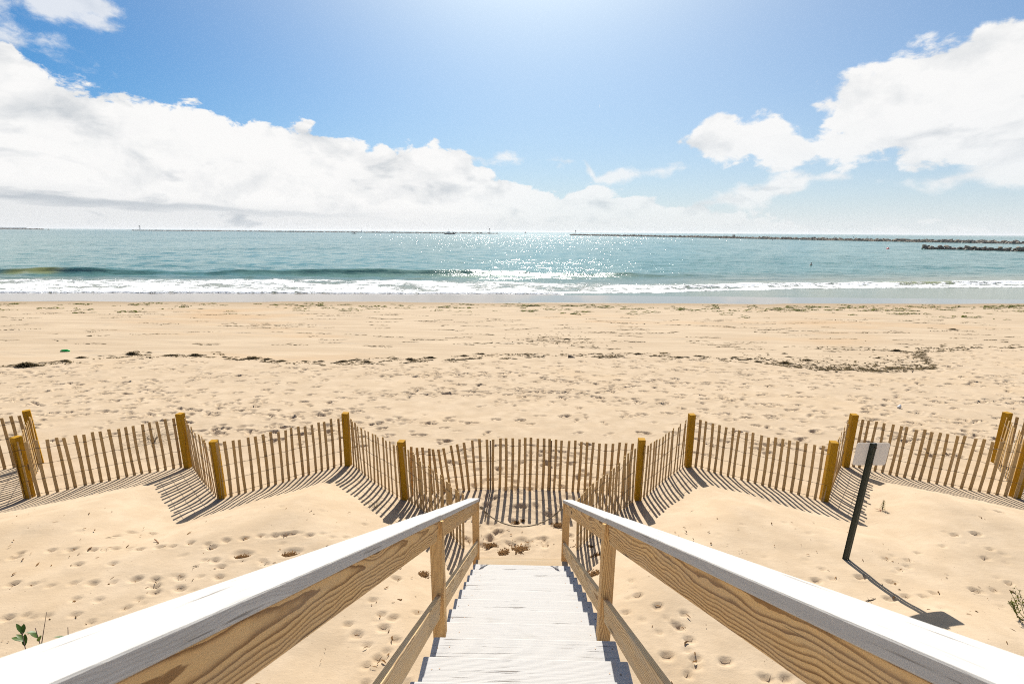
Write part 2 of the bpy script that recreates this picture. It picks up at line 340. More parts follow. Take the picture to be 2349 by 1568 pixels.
# ------------------------------------------------------------------ materials
def new_mat(name):
    m = bpy.data.materials.new(name); m.use_nodes = True
    k = NT(m.node_tree); p = k.n['Principled BSDF']; return m, k, p
def sand_mat():
    m, k, p = new_mat('sand')
    P = k.node('ShaderNodeNewGeometry').outputs['Position']
    x, y, z = k.xyz(P)
    big = k.noise(P, .35, 4, .55); mid = k.noise(P, 2.3, 5, .6); fine = k.noise(P, 170, 3, .7); grit = k.noise(P, 60, 2, .6)
    st = k.noise(k.vm('MULTIPLY', P, (.25, 1.6, 1)), 1.0, 6, .6, .3)
    col = k.mix(k.sstep(mid, .35, .7), (.405, .312, .214), (.455, .358, .254))
    col = k.mix(k.m('MULTIPLY', k.sstep(big, .5, .75), .35), col, (.46, .335, .205))
    # damp lower beach
    wr = k.node('ShaderNodeAttribute', attribute_name='wrack').outputs['Fac']     # metres past the wrack line
    damp = k.sstep(k.m('MULTIPLY_ADD', k.m('SUBTRACT', st, .5), 2.5, wr), -.3, 1.2)
    dcol = k.mix(k.sstep(st, .38, .66), (.39, .30, .205), (.45, .355, .25))
    dcol = k.mix(k.m('MULTIPLY', k.sstep(k.noise(k.vm('MULTIPLY', P, (.075, .22, 1)), 1.0, 5, .6), .52, .70), .55), dcol, (.41, .265, .14))
    dcol = k.mix(k.m('MULTIPLY', k.sstep(k.noise(k.vm('MULTIPLY', P, (.5, 2.5, 1)), 1.0, 7, .65), .58, .7), .5), dcol, (.25, .21, .17))
    col = k.mix(damp, col, dcol)
    # dark damp sand along the water
    edge = k.node('ShaderNodeAttribute', attribute_name='wet').outputs['Fac']     # metres past the edge of the wet sheen
    we = k.m('MULTIPLY_ADD', k.m('SUBTRACT', k.noise(k.vm('MULTIPLY', P, (.12, .4, 1)), 1.0, 3, .5), .5), 2.2, edge)
    col = k.mix(k.sstep(we, -4.5, .1), col, (.30, .225, .145))
    wet = k.sstep(we, -.25, .12)
    col = k.mix(wet, col, (.19, .155, .120))
    speck = k.m('MULTIPLY', k.sstep(k.noise(P, 38, 2, .5), .71, .76), k.m('SUBTRACT', 1., wet))
    col = k.mix(k.m('MULTIPLY', speck, .55), col, (.10, .07, .045))
    col = k.mix(.16, col, k.mix(fine, (.10, .08, .06), (1, .95, .85)), 'OVERLAY')
    k.put(p.inputs['Base Color'], col)
    k.put(p.inputs['Roughness'], k.m('MULTIPLY_ADD', wet, -.88, .95))
    k.put(p.inputs['Specular IOR Level'], k.m('MULTIPLY_ADD', wet, .3, .2))
    h = k.m('ADD', k.m('MULTIPLY', k.noise(k.vm('MULTIPLY', P, (.7, 1.3, 1)), 9, 4, .6), .6), k.m('MULTIPLY', grit, .18))
    h = k.m('MULTIPLY', h, k.m('SUBTRACT', 1., k.m('MULTIPLY', wet, .985)))
    k.put(p.inputs['Normal'], k.bump(h, .5, .02))
    return m
def wood_mat(name, light, dark, axis='X', ring=.0085, tilt=.018, rough=.65, grey=.25, knots=.5, paint=None, wear=.0, bump=.3, warm=.12, pith=.07):
    """flat-sawn timber: the board is cut out of growth rings that wander along its length"""
    m, k, p = new_mat(name)
    oc = k.node('ShaderNodeTexCoord').outputs['Object']
    rnd = k.node('ShaderNodeObjectInfo').outputs['Random']
    x, y, z = k.xyz(oc)
    if axis == 'Z': x, y, z = z, x, y
    xo = k.m('MULTIPLY_ADD', rnd, 37., x)
    v = k.vec(xo, y, z)
    wob = k.noise(k.vm('MULTIPLY', v, (1.5, 5, 5)), 1.0, 3, .5)
    wob2 = k.noise(k.vm('MULTIPLY', v, (9, 28, 28)), 1.0, 3, .5)
    vo = k.node('ShaderNodeTexVoronoi', feature='F1'); k.put(vo.inputs['Vector'], k.vm('MULTIPLY', v, (1.35, 1.2, 5.5))); vo.inputs['Scale'].default_value = 1.0
    kd = vo.outputs['Distance']
    kn = k.m('POWER', 2.718, k.m('MULTIPLY', k.m('MULTIPLY', kd, kd), -42.))
    zz = k.m('ADD', z, k.m('ADD', k.m('MULTIPLY_ADD', rnd, .07, -.035), k.m('MULTIPLY', k.m('SUBTRACT', wob, .5), .10)))
    yy = k.m('ADD', y, pith)
    r = k.m('SQRT', k.m('ADD', k.m('MULTIPLY', zz, zz), k.m('MULTIPLY', yy, yy)))
    r = k.m('ADD', r, k.m('MULTIPLY_ADD', xo, tilt, k.m('MULTIPLY', k.m('SUBTRACT', wob2, .5), .006)))
    r = k.m('ADD', r, k.m('MULTIPLY', kn, .035*knots))
    ringv = k.m('ADD', k.m('DIVIDE', r, ring), k.m('MULTIPLY', k.noise(k.vm('MULTIPLY', v, (3, 60, 60)), 1.0, 2, .5), .22))
    f = k.m('FRACT', ringv)
    late = k.m('MULTIPLY', k.sstep(f, .36, .88), k.sstep(f, 1.0, .95))
    late = k.m('MULTIPLY', late, k.lin(k.noise(k.vec(k.m('MULTIPLY', ringv, .6), 3., 1.), 1.0, 2), .3, .7, .45, 1.05))
    fib = k.noise(k.vm('MULTIPLY', v, (7, 420, 420)), 1.0, 3, .6)
    crk = k.m('MULTIPLY', k.sstep(k.noise(k.vm('MULTIPLY', v, (1.6, 75, 75)), 1.0, 4, .6), .635 if paint is None else .605, .665 if paint is None else .64), k.sstep(k.noise(k.vm('MULTIPLY', v, (1.2, 6, 6)), 1.0, 2), .5, .62))
    core = k.m('MULTIPLY', k.sstep(kd, .115, .075), knots)
    if paint is None:
        col = k.mix(late, light, dark)
        col = k.mix(k.m('MULTIPLY', k.sstep(wob, .4, .75), warm), col, tuple(c*q for c, q in zip(dark, (1.35, 1.1, .75))))
        col = k.mix(k.m('MULTIPLY', k.sstep(k.noise(k.vm('MULTIPLY', v, (2, 14, 14)), 1.0, 5, .6), .4, .75), grey), col, (.46, .40, .31))
        col = k.mix(.22, col, k.mix(fib, (.25, .25, .25), (.85, .85, .85)), 'OVERLAY')
        col = k.mix(core, col, (.075, .05, .03))
        col = k.mix(k.m('MULTIPLY', crk, .8), col, (.04, .028, .018))
    else:
        col = k.mix(k.m('MULTIPLY', late, wear), paint, tuple(c*.80 for c in paint))
        dirt = k.noise(k.vm('MULTIPLY', v, (3, 9, 9)), 1.0, 6, .65)
        col = k.mix(k.m('MULTIPLY', k.sstep(dirt, .55, .78), .38 if wear > .2 else .25), col, tuple(c*q for c, q in zip(paint, (.62, .59, .53))))
        col = k.mix(k.m('MULTIPLY', crk, .85), col, (.12, .10, .085))
        col = k.mix(k.m('MULTIPLY', core, .35 if wear > .1 else .1), col, (.38, .27, .16))
        chip = k.sstep(k.noise(k.vm('MULTIPLY', v, (9, 30, 30)), 1.0, 4, .6), .705, .73)
        col = k.mix(k.m('MULTIPLY', chip, .5 if wear > .2 else .55), col, (.30, .24, .17))
    k.put(p.inputs['Base Color'], col)
    k.put(p.inputs['Roughness'], rough)
    p.inputs['Specular IOR Level'].default_value = .12
    h = k.m('ADD', k.m('MULTIPLY', late, .5), k.m('ADD', k.m('MULTIPLY', fib, .3), k.m('MULTIPLY', crk, -1.4)))
    k.put(p.inputs['Normal'], k.bump(h, bump, .0025))
    return m
def plain_mat(name, col, rough=.6, metal=0., var=.15, scale=8, spec=.4, rand=.0):
    m, k, p = new_mat(name)
    oc = k.node('ShaderNodeTexCoord').outputs['Object']
    n = k.noise(oc, scale, 5, .6)
    c = k.mix(n, tuple(v*(1-var) for v in col), tuple(min(v*(1+var), 1) for v in col))
    if rand:
        rn = k.node('ShaderNodeObjectInfo').outputs['Random']
        c = k.mix(1., c, k.mix(rn, (1-rand,)*3, (1+rand,)*3), 'MULTIPLY')
    k.put(p.inputs['Base Color'], c); p.inputs['Roughness'].default_value = rough; p.inputs['Metallic'].default_value = metal
    p.inputs['Specular IOR Level'].default_value = spec
    k.put(p.inputs['Normal'], k.bump(k.noise(oc, scale*6, 3), .15, .004))
    return m
def leaf_mat(name, a, b, scale=30, rough=.85, spec=.08):
    m, k, p = new_mat(name)
    oc = k.node('ShaderNodeTexCoord').outputs['Object']
    isl = k.node('ShaderNodeNewGeometry').outputs['Random Per Island']
    rn = k.m('FRACT', k.m('ADD', isl, k.node('ShaderNodeObjectInfo').outputs['Random']))
    c = k.mix(rn, a, b); c = k.mix(k.m('MULTIPLY', k.noise(oc, scale, 3), .35), c, tuple(v*.5 for v in a))
    k.put(p.inputs['Base Color'], c); p.inputs['Roughness'].default_value = rough; p.inputs['Specular IOR Level'].default_value = spec
    tr = k.node('ShaderNodeBsdfTranslucent'); k.put(tr.inputs[0], c)
    mx = k.node('ShaderNodeMixShader'); mx.inputs[0].default_value = .3
    k.put(mx.inputs[1], p.outputs[0]); k.put(mx.inputs[2], tr.outputs[0])
    k.put(k.n['Material Output'].inputs[0], mx.outputs[0])
    return m
def sea_mat():
    m, k, p = new_mat('sea')
    P = k.node('ShaderNodeNewGeometry').outputs['Position']
    x, y, z = k.xyz(P)
    foam = k.node('ShaderNodeAttribute', attribute_name='foam').outputs['Fac']
    shal = k.node('ShaderNodeAttribute', attribute_name='shallow').outputs['Fac']
    far = k.sstep(y, 70, 900)
    patch = k.noise(k.vm('MULTIPLY', P, (.012, .03, 1)), 1.0, 4, .55)
    col = k.mix(patch, (.045, .150, .142), (.080, .215, .20))
    col = k.mix(k.m('MULTIPLY', far, .7), col, (.05, .15, .15))
    col = k.mix(shal, col, (.125, .15, .095))
    fn = k.noise(k.vm('MULTIPLY', P, (.75, 1.15, 1)), 1.5, 8, .68, .8)
    fn2 = k.noise(k.vm('MULTIPLY', P, (.25, .5, 1)), 1.0, 5, .6, .5)
    th = k.m('ADD', k.m('MULTIPLY', fn, .62), k.m('MULTIPLY', fn2, .38))
    fm = k.sstep(k.m('SUBTRACT', th, k.lin(foam, 0., 1., .74, .405)), -.02, .06)
    fm = k.m('MULTIPLY', fm, k.sstep(foam, .0, .1))
    fm = k.m('MAXIMUM', fm, k.sstep(foam, 1.02, 1.2))
    lace = k.m('MULTIPLY', fm, k.sstep(fn, .30, .46, .72, 1.0))
    thin = k.node('ShaderNodeAttribute', attribute_name='thin').outputs['Fac']     # wave lip: light shining through it is painted into the base colour
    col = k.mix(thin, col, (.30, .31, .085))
    k.put(p.inputs['Base Color'], k.mix(lace, col, (.82, .83, .83)))
    k.put(p.inputs['Roughness'], k.m('MULTIPLY_ADD', fm, .72, k.m('MULTIPLY_ADD', far, .08, .15)))
    p.inputs['IOR'].default_value = 1.333
    w1 = k.noise(k.vm('MULTIPLY', P, (.6, 1.0, 1)), 1.7, 6, .62, .3)
    w2 = k.noise(k.vm('MULTIPLY', P, (.75, 1.0, 1)), 8., 4, .6)
    w3 = k.noise(k.vm('MULTIPLY', P, (.15, .36, 1)), 1.0, 5, .6)
    calm = k.m('MULTIPLY', k.sstep(patch, .62, .38, .55, 1.0), k.m('SUBTRACT', 1., k.m('MULTIPLY', shal, .82)))
    h = k.m('ADD', k.m('MULTIPLY', w1, .42), k.m('ADD', k.m('MULTIPLY', w2, .075), k.m('MULTIPLY', w3, 1.5)))
    h = k.m('MULTIPLY', h, k.m('MULTIPLY', calm, k.sstep(y, 70, 600, .62, 1.7)))
    h = k.m('ADD', h, k.m('MULTIPLY', k.m('MULTIPLY', fm, fn), .55))
    k.put(p.inputs['Normal'], k.bump(h, 1.0, .42))
    return m

M = {}
M['sand'] = sand_mat()
M['sea'] = sea_mat()
M['pine'] = wood_mat('pine_board', (.76, .485, .215), (.17, .072, .019), 'X', .0095, .017, .65, .25, .9)
M['pine_old'] = wood_mat('weathered_pine', (.72, .52, .29), (.26, .14, .05), 'X', .0075, .012, .75, .5, .55)
M['raw_tread'] = wood_mat('bare_tread', (.43, .335, .225), (.30, .205, .115), 'X', .007, .012, .8, .4, .4)
M['post'] = wood_mat('pine_post', (.78, .50, .22), (.28, .135, .04), 'Z', .008, .010, .65, .15, .3)
M['white'] = wood_mat('white_painted_rail', (.4, .3, .2), (.2, .1, .05), 'X', .007, .010, .5, .2, .2, (.47, .46, .445), .45, .35)
M['tread'] = wood_mat('white_painted_tread', (.4, .3, .2), (.2, .1, .05), 'X', .008, .012, .6, .2, .4, (.485, .472, .458), .8, .6)
M['yellow'] = wood_mat('yellow_treated_post', (.40, .215, .008), (.27, .125, .005), 'Z', .013, .012, .7, .02, .8)
M['slat'] = wood_mat('fence_slat', (.50, .335, .145), (.27, .155, .055), 'Z', .006, .01, .8, .3, .2)
M['wire'] = plain_mat('rusty_wire', (.10, .075, .055), .5, .6)
M['steel'] = plain_mat('weathered_steel', (.14, .10, .07), .45, .8)
M['nail'] = plain_mat('nail_head', (.12, .09, .07), .5, .7)
M['green_steel'] = plain_mat('dark_green_steel', (.018, .026, .017), .45, 0, .2, 20)
M['alu'] = plain_mat('bare_sign_metal', (.82, .77, .69), .5, 0, .05, 5)
M['rope'] = plain_mat('rope', (.24, .185, .115), .9, 0, .3, 90)
M['weed'] = leaf_mat('dry_seaweed', (.085, .045, .018), (.26, .135, .05), 25)
M['weed_dark'] = leaf_mat('wrack', (.06, .043, .02), (.19, .135, .06), 12)
M['algae'] = leaf_mat('green_algae', (.065, .085, .008), (.16, .16, .02), 10)
M['twig'] = plain_mat('twig', (.10, .065, .035), .8, 0, .3, 30)
M['straw'] = leaf_mat('dry_grass', (.30, .22, .10), (.42, .33, .17), 20)
M['leaf'] = leaf_mat('green_leaf', (.045, .10, .012), (.10, .16, .02), 30, .45, .4)
M['leaf_y'] = leaf_mat('yellow_green_leaf', (.09, .12, .015), (.20, .17, .03), 30)
M['leaf_red'] = leaf_mat('red_leaf', (.12, .025, .015), (.22, .07, .04), 30)
M['stem'] = plain_mat('stem', (.085, .045, .04), .7, 0, .25, 40)
M['rock'] = plain_mat('jetty_rock', (.235, .195, .15), .9, 0, .45, .9, .2, .35)
M['rock_wet'] = plain_mat('wet_rock', (.085, .075, .06), .7, 0, .5, .9, .3, .4)
M['white_plain'] = plain_mat('white_paint', (.75, .75, .73), .5)
M['hull'] = plain_mat('dark_hull', (.035, .042, .05), .5)
M['grey'] = plain_mat('grey_paint', (.25, .26, .27), .6)
M['dark'] = plain_mat('dark_paint', (.03, .03, .03), .6)
M['red'] = plain_mat('red_float', (.75, .03, .04), .4)
M['bag'] = plain_mat('green_plastic', (.01, .30, .04), .35)
M['skin'] = plain_mat('skin', (.33, .19, .13), .6)
M['hair'] = plain_mat('dark_hair', (.025, .016, .012), .6)
M['drift'] = plain_mat('driftwood', (.13, .10, .075), .85, 0, .3, 12)
M['bark'] = plain_mat('reddish_stick', (.36, .20, .11), .8, 0, .2, 20)

# ------------------------------------------------------------------ setting: sand and sea
WETX = np.array([-200, -60, -38, -20, 0, 20, 43, 80, 300]); WETY = np.array([31, 35, 37.2, 38.6, 39.6, 40.4, 42.5, 46, 60])
def add_attr(me, name, vals):
    a = me.attributes.new(name, 'FLOAT', 'POINT'); a.data.foreach_set('value', np.asarray(vals, np.float32).ravel())
sand_me = make_sand()
co = np.empty(len(sand_me.vertices)*3, np.float32); sand_me.vertices.foreach_get('co', co); co = co.reshape(-1, 3)
add_attr(sand_me, 'wrack', co[:, 1]-np.interp(co[:, 0], WRX, WRY))
add_attr(sand_me, 'wet', co[:, 1]-np.interp(co[:, 0], WETX, WETY))
tag(link('sand', sand_me, M['sand']), kind='structure')

FRX = np.array([-200, -60, -45, -20, 0, 8, 14, 22, 32, 51, 80, 250]); FRY = np.array([34, 42.2, 43.6, 45.6, 46.6, 47.4, 48.6, 51, 53.5, 56.2, 60, 80])
BKX = np.array([-200, -60, -30, -10, 0, 10, 25, 52, 80, 250]); BKY = np.array([52, 57, 59.5, 60, 59, 57.6, 57.8, 61.2, 66, 88])
def make_sea():
    rng = np.random.RandomState(21)
    ys = [38.]
    while ys[-1] < 420: ys.append(ys[-1]+max(.13, (ys[-1]-30)*.0052))
    ys = np.concatenate([ys, np.geomspace(440, 60000, 45)])
    us = np.concatenate([[-6, -3, -2, -1.5, -1.2, -1.08], np.linspace(-1, 1, 640), [1.08, 1.2, 1.5, 2, 3, 6]])
    hw = 1.18*ys+14
    X = us[None, :]*hw[:, None]; Y = np.repeat(ys[:, None], len(us), 1)
    dx = (hw/320)[:, None]; dy = np.gradient(ys)[:, None]
    Z = np.zeros_like(X)
    fr = np.interp(X, FRX, FRY)+vnoise(X, Y*0, 3.2, 31, 3)*.55
    deep = sm((Y-fr-4)/16)
    for _ in range(46):
        L = math.exp(rng.uniform(math.log(.9), math.log(14))); a = rng.normal(0, .75)
        kx, ky = 2*math.pi/L*math.sin(a), 2*math.pi/L*math.cos(a)
        A = .0036*L**.85*rng.uniform(.5, 1.3)
        res = np.minimum(1, np.clip((L/np.maximum(dx*abs(math.sin(a))+1e-6, dy*abs(math.cos(a)))-2.5)/3, 0, 1))
        ph = kx*X+ky*Y+rng.uniform(0, 6.3)+vnoise(X, Y, 25, 40, 1)*2
        Z += A*res*np.sin(ph)*(.12+.88*deep)*(1-.0*Y)
    # the swell about to break
    cx = np.interp(X, [-300, -70, -40, 0, 25, 60, 300], [57, 61.8, 64.5, 66.5, 67.5, 73, 110])+vnoise(X, X*0, 9, 51, 2)*.5
    t = Y-cx
    prof = np.where(t < 0, np.exp(-(t/.95)**2), np.exp(-(t/6.0)**2))
    amp = np.interp(X, [-80, -58, -54, -50, -46, -38, -20, -4, 14, 30, 60], [.75, .8, .7, .45, .4, .66, .85, .8, .45, .1, 0])*(1+.3*vnoise(X, X*0, 5, 53, 2))
    Z += amp*prof
    cx2 = cx-4.6+vnoise(X, X*0, 6, 57, 2)*.9
    Z += .12*np.exp(-((Y-cx2)/.7)**2)*np.interp(X, [-80, -40, 10, 40, 60], [1, 1, .8, .6, .6])
    # second small breaker at the right
    cx3 = np.interp(X, FRX, FRY)+3.4
    Z += .34*np.interp(X, [8, 20, 60, 90], [0, .8, 1, .8])*np.exp(-np.where(Y < cx3, (Y-cx3)/.8, (Y-cx3)/2.2)**2)*(1+.35*vnoise(X, Y*0, 2.5, 61, 3))
    sea = -1.32
    sandz = base(X, Y)
    back = np.interp(X, BKX, BKY)+vnoise(X, Y*0, 6, 33, 3)*.9
    d = Y-fr
    bore = .10*sm(d/.5)*(1-.6*sm((d-2)/8))+vnoise(X, Y, .5, 35, 2)*.03*sm(d/.4)
    on = sm((d+.05)/.25)
    film = np.where(X > 4, sea, sandz-.12)
    Zf = on*np.maximum(sea+Z+.04, sandz+.05+bore+Z*.6)+(1-on)*np.where(d > -.3, np.maximum(film, sandz-.08), film)
    foam = sm((d+.05)/.2)*(1-sm((Y-back+3.)/5.))
    bandw = sm((d)/.2)
    foam = np.clip(foam*(.88+.34*vnoise(X, Y, 3, 37, 3)), 0, 1)
    foam = np.where((d > 0) & (d < 1.1), np.maximum(foam, 1.0), foam)
    # white crest of the wave that is already breaking, far left, and crest flecks
    brk = np.interp(X, [-300, -69, -67, -65, 400], [1, 1, .6, 0, 0])*np.exp(-((t+1.5)/.8)**2)
    foam = np.maximum(foam, brk*.8)
    brk2 = np.interp(X, [8, 18, 45, 47.5, 51.5, 54, 200], [0, .9, 1, .15, .15, 1, 1])*np.exp(-((Y-cx3+.5)/1.5)**2)
    foam = np.maximum(foam*np.where((X > 20) & (Y > cx3+2.5), .3, 1), np.clip(brk2*1.1, 0, 1))
    shallow = 1-sm((Y-fr-5)/20); shallow = np.where(Y > 120, 0, shallow)
    # olive tint where the light shines through the curling crest
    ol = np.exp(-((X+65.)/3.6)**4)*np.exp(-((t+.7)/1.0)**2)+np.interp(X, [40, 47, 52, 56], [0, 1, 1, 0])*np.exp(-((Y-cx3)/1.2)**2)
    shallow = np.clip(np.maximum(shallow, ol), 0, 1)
    me = grid_mesh('sea', X, Y, Zf)
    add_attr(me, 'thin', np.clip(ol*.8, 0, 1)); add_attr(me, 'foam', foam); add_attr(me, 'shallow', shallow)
    return me
tag(link('sea', make_sea(), M['sea']), kind='structure')

# ------------------------------------------------------------------ staircase
RISE, RUN, N0Y, N0Z = .185, .325, 5.30, .48
XL, XR = -.58, .68
SL = math.atan(RISE/RUN)
def stair_z(y): return N0Z+RISE*(N0Y-y)/RUN        # line of the nosings
def cap_z(y): return 1.193+.5705*(5.68-y)          # top of the handrail
stair = empty('wooden_staircase', (0.05, 6.0, 0), 'wooden stairs down to the beach with white painted treads and white capped handrails', 'staircase')
def child(name, me, mat, loc, rot=None, par=None):
    o = link(name, me, mat, par or stair); base_loc = Vector(loc)
    if par is None: base_loc = base_loc-stair.location
    o.location = base_loc
    if rot is not None: o.rotation_euler = rot
    return o
rng = random.Random(7)
def tread_mesh(w, seed):
    bm = bmesh.new(); box(bm, -w/2, w/2, -.172, .172, -.038, 0); bevel(bm, .009, 3); return mesh_bm('tread', bm)
nail_bm = bmesh.new(); bmesh.ops.create_cone(nail_bm, cap_ends=True, segments=8, radius1=.0045, radius2=.0045, depth=.003); nail_me = mesh_bm('nail', nail_bm); nail_me.materials.append(M['nail'])
tread_me = tread_mesh(XR-XL, 0); tread_me.materials.append(M['tread'])
tread_raw = tread_mesh(XR-XL, 0); tread_raw.materials.append(M['raw_tread'])
for kk in range(-2, 18):
    y, z = N0Y-RUN*kk, N0Z+RISE*kk
    raw = kk < 0
    if kk == -2: z -= .025
    t = child('tread', tread_raw if raw else tread_me, None, ((XL+XR)/2+rng.uniform(-.003, .003), y-.172, z+rng.uniform(-.002, .002)), (0, 0, rng.uniform(-.002, .002)))
    if raw: t['label'] = 'unpainted lowest tread' if kk == -1 else 'unpainted bottom step half covered with sand'
    else:
        for sx in (-1, -.86, .84, 1):
            for sy in (.09, -.08):
                n = link('nail', nail_me, None, t, (sx*(.58+rng.uniform(-.02, .02)), sy+rng.uniform(-.02, .02), .0005))
# stringers
def raked(name, y0, y1, x0, x1, ztop, depth, mat, label=None):
    """a board in the slope of the stairs: its top edge runs along ztop(y), depth measured square to the slope"""
    L = (y1-y0)/math.cos(SL); th = x1-x0
    bm = bmesh.new(); box(bm, -L/2, L/2, -th/2, th/2, -depth, 0); bevel(bm, .005, 2)
    me = mesh_bm(name, bm); me.materials.append(mat)
    yc = (y0+y1)/2
    # local X runs down the slope (towards the sea), local Y across
    X = Vector((0, math.cos(SL), -math.sin(SL))); Y = Vector((-1, 0, 0)); Zv = X.cross(Y)
    o = link(name, me, None, stair)
    m = Matrix((X, Y, Zv)).transposed().to_4x4(); m.translation = Vector(((x0+x1)/2, yc, ztop(yc)))-stair.location
    o.matrix_local = m
    return o
for x0 in (XL+.06, XR-.10, .03):
    raked('stringer', -1.4, 5.75, x0, x0+.04, lambda y: stair_z(y)-.236, .16, M['pine_old'])
# posts
def post(x0, y0, zb, zt):
    bm = bmesh.new(); vs = box(bm, -.0445, .0445, -.0445, .0445, 0, zt-zb)
    for v in vs:
        if v.co.z > .5: v.co.z = cap_z(y0+.0445+v.co.y)-.0475-zb
    bevel(bm, .004, 2)
    return child('post', mesh_bm('post', bm), M['post'], (x0+.0445, y0+.0445, zb))
for x0 in (-.634, .605): post(x0, 5.68, -.4, cap_z(5.77)-.046)
for x0 in (-.619, .59): post(x0, 2.86, .2, cap_z(2.95)-.046)
for x0 in (-.619, .59): post(x0, .1, 1.6, cap_z(.19)-.046)
# handrail: cap, upper board, lower board on each side, butted between the posts
Y_MID, Y_TOP = 2.905, .145
for s in (-1, 1):
    ci = -.5425 if s < 0 else .603          # inner edge of the cap
    for y0, y1 in ((Y_MID+.0015, 5.79), (Y_TOP+.0015, Y_MID-.0015), (-1.6, Y_TOP-.0015)):
        x0, x1 = (ci-.14, ci) if s < 0 else (ci, ci+.14)
        raked('handrail_cap', y0, y1, x0, x1, cap_z, .040, M['white'])
    bx = (-.592, -.554) if s < 0 else (.615, .653)
    for y0, y1 in ((2.95, 5.68), (.19, 2.86), (-1.6, .10)):
        raked('upper_rail', y0+.002, y1-.002, bx[0], bx[1], lambda y: cap_z(y)-.0475, .13, M['pine'])
    lx = (-.588, -.550) if s < 0 else (.610, .648)
    for y0, y1 in ((2.95, 5.68), (.19, 2.86), (-1.6, .10)):
        raked('lower_rail', y0+.002, y1-.002, lx[0], lx[1], lambda y: cap_z(y)-.648, .15, M['pine_old'])
for o in [c for c in stair.children if c.name.split('.')[0] in ('upper_rail', 'lower_rail')]:
    xs = [v.co.x for v in o.data.vertices]; zs = [v.co.z for v in o.data.vertices]; ym = max(v.co.y for v in o.data.vertices); inner = -1 if o.location.x < 0 else 1
    for x in (min(xs)+.022, max(xs)-.022):
        for f in (.28, .72):
            n = link('nail', nail_me, None, o, (x+rng.uniform(-.008, .008), inner*(ym+.0005), min(zs)*f+rng.uniform(-.01, .01))); n.rotation_euler = (math.pi/2, 0, 0)
# eye bolts that hold the rope
def torus(bm, c, R_, r_, ax='y', n=14, m=6):
    vs = []
    for i in range(n):
        a = 2*math.pi*i/n; ring = []
        for j in range(m):
            b = 2*math.pi*j/m; q = R_+r_*math.cos(b)
            p = (q*math.cos(a), r_*math.sin(b), q*math.sin(a))
            ring.append(bm.verts.new(Vector(c)+Vector(p)))
        vs.append(ring)
    for i in range(n):
        for j in range(m):
            bm.faces.new((vs[i][j], vs[i][(j+1) % m], vs[(i+1) % n][(j+1) % m], vs[(i+1) % n][j]))
for x, sx in ((-.545, 1), (.605, -1)):
    bm = bmesh.new(); torus(bm, (sx*.035, 0, 0), .017, .0035); tube(bm, [(-sx*.01, 0, 0), (sx*.018, 0, 0)], .004)
    child('eye_bolt', mesh_bm('eye_bolt', bm, True), M['steel'], (x, 5.725, 1.03))

# rope across the foot of the stairs
rope = empty('rope', (.035, 5.725, .747), 'sagging brown rope tied across the foot of the stairs', 'rope')
def rope_pts(n=90):
    x0, x1, zl = -.512, .575, .747
    out = []
    for i in range(n):
        t = i/(n-1); x = x0+(x1-x0)*t; q = (t-.5)*2
        ch = (math.cosh(1.6*q)-1)/(math.cosh(1.6)-1)
        out.append(Vector((x, 5.725, zl+.278*ch+.006*t)))
    return out
bm = bmesh.new(); cp = rope_pts()
for j in range(3):
    pts = []
    for i, p in enumerate(cp):
        a = 2*math.pi*(j/3+i*.42); pts.append(p+Vector((0, math.cos(a)*.0052, math.sin(a)*.0052))-Vector(rope.location))
    tube(bm, pts, .0058, 5)
link('strand', mesh_bm('strand', bm, True), M['rope'], rope)
for e in (0, 1):
    bm = bmesh.new(); r2 = random.Random(3+e)
    c0 = cp[5] if e == 0 else cp[-6]
    torus(bm, cp[0]-rope.location if e == 0 else cp[-1]-rope.location, .016, .006)
    for q in range(4): torus(bm, c0-rope.location+Vector(((q-1.5)*.008, 0, (q-1.5)*.006*(1 if e else -1))), .010, .006)
    for q in range(14):
        a = r2.uniform(-.3, 1) * (1 if e else -1); p = c0-rope.location
        tube(bm, [p, p+Vector((r2.uniform(-.03, .03), r2.uniform(-.015, .015), -.03)), p+Vector((r2.uniform(-.05, .05), r2.uniform(-.02, .02), -.06-r2.random()*.03))], .0013, 3)
    link('knot', mesh_bm('knot', bm, True), M['rope'], rope)

# ------------------------------------------------------------------ sand fences
def slat_mesh(seed):
    r = random.Random(seed); bm = bmesh.new(); w = r.uniform(.044, .051)/2; bow = r.uniform(-.012, .012)
    n = 5; rows = []
    for i in range(n+1):
        t = i/n; z = -.12+1.0*t*1.12
        off = math.sin(t*math.pi)*bow; ww = w*r.uniform(.97, 1.03)
        rows.append([bm.verts.new((sx*ww+off, sy*.0045, z)) for sx, sy in ((-1, -1), (1, -1), (1, 1), (-1, 1))])
    for a, b in zip(rows, rows[1:]):
        for j in range(4): bm.faces.new((a[j], a[(j+1) % 4], b[(j+1) % 4], b[j]))
    bm.faces.new(rows[0][::-1]); bm.faces.new(rows[-1])
    me = mesh_bm('slat', bm); me.materials.append(M['slat']); return me
SLATS = [slat_mesh(i) for i in range(8)]
def post_mesh(seed):
    bm = bmesh.new(); box(bm, -.059, .059, -.059, .059, -.35, 1.13); bevel(bm, .007, 2)
    me = mesh_bm('post', bm); me.materials.append(M['yellow']); return me
POSTM = post_mesh(0)
frng = random.Random(12)
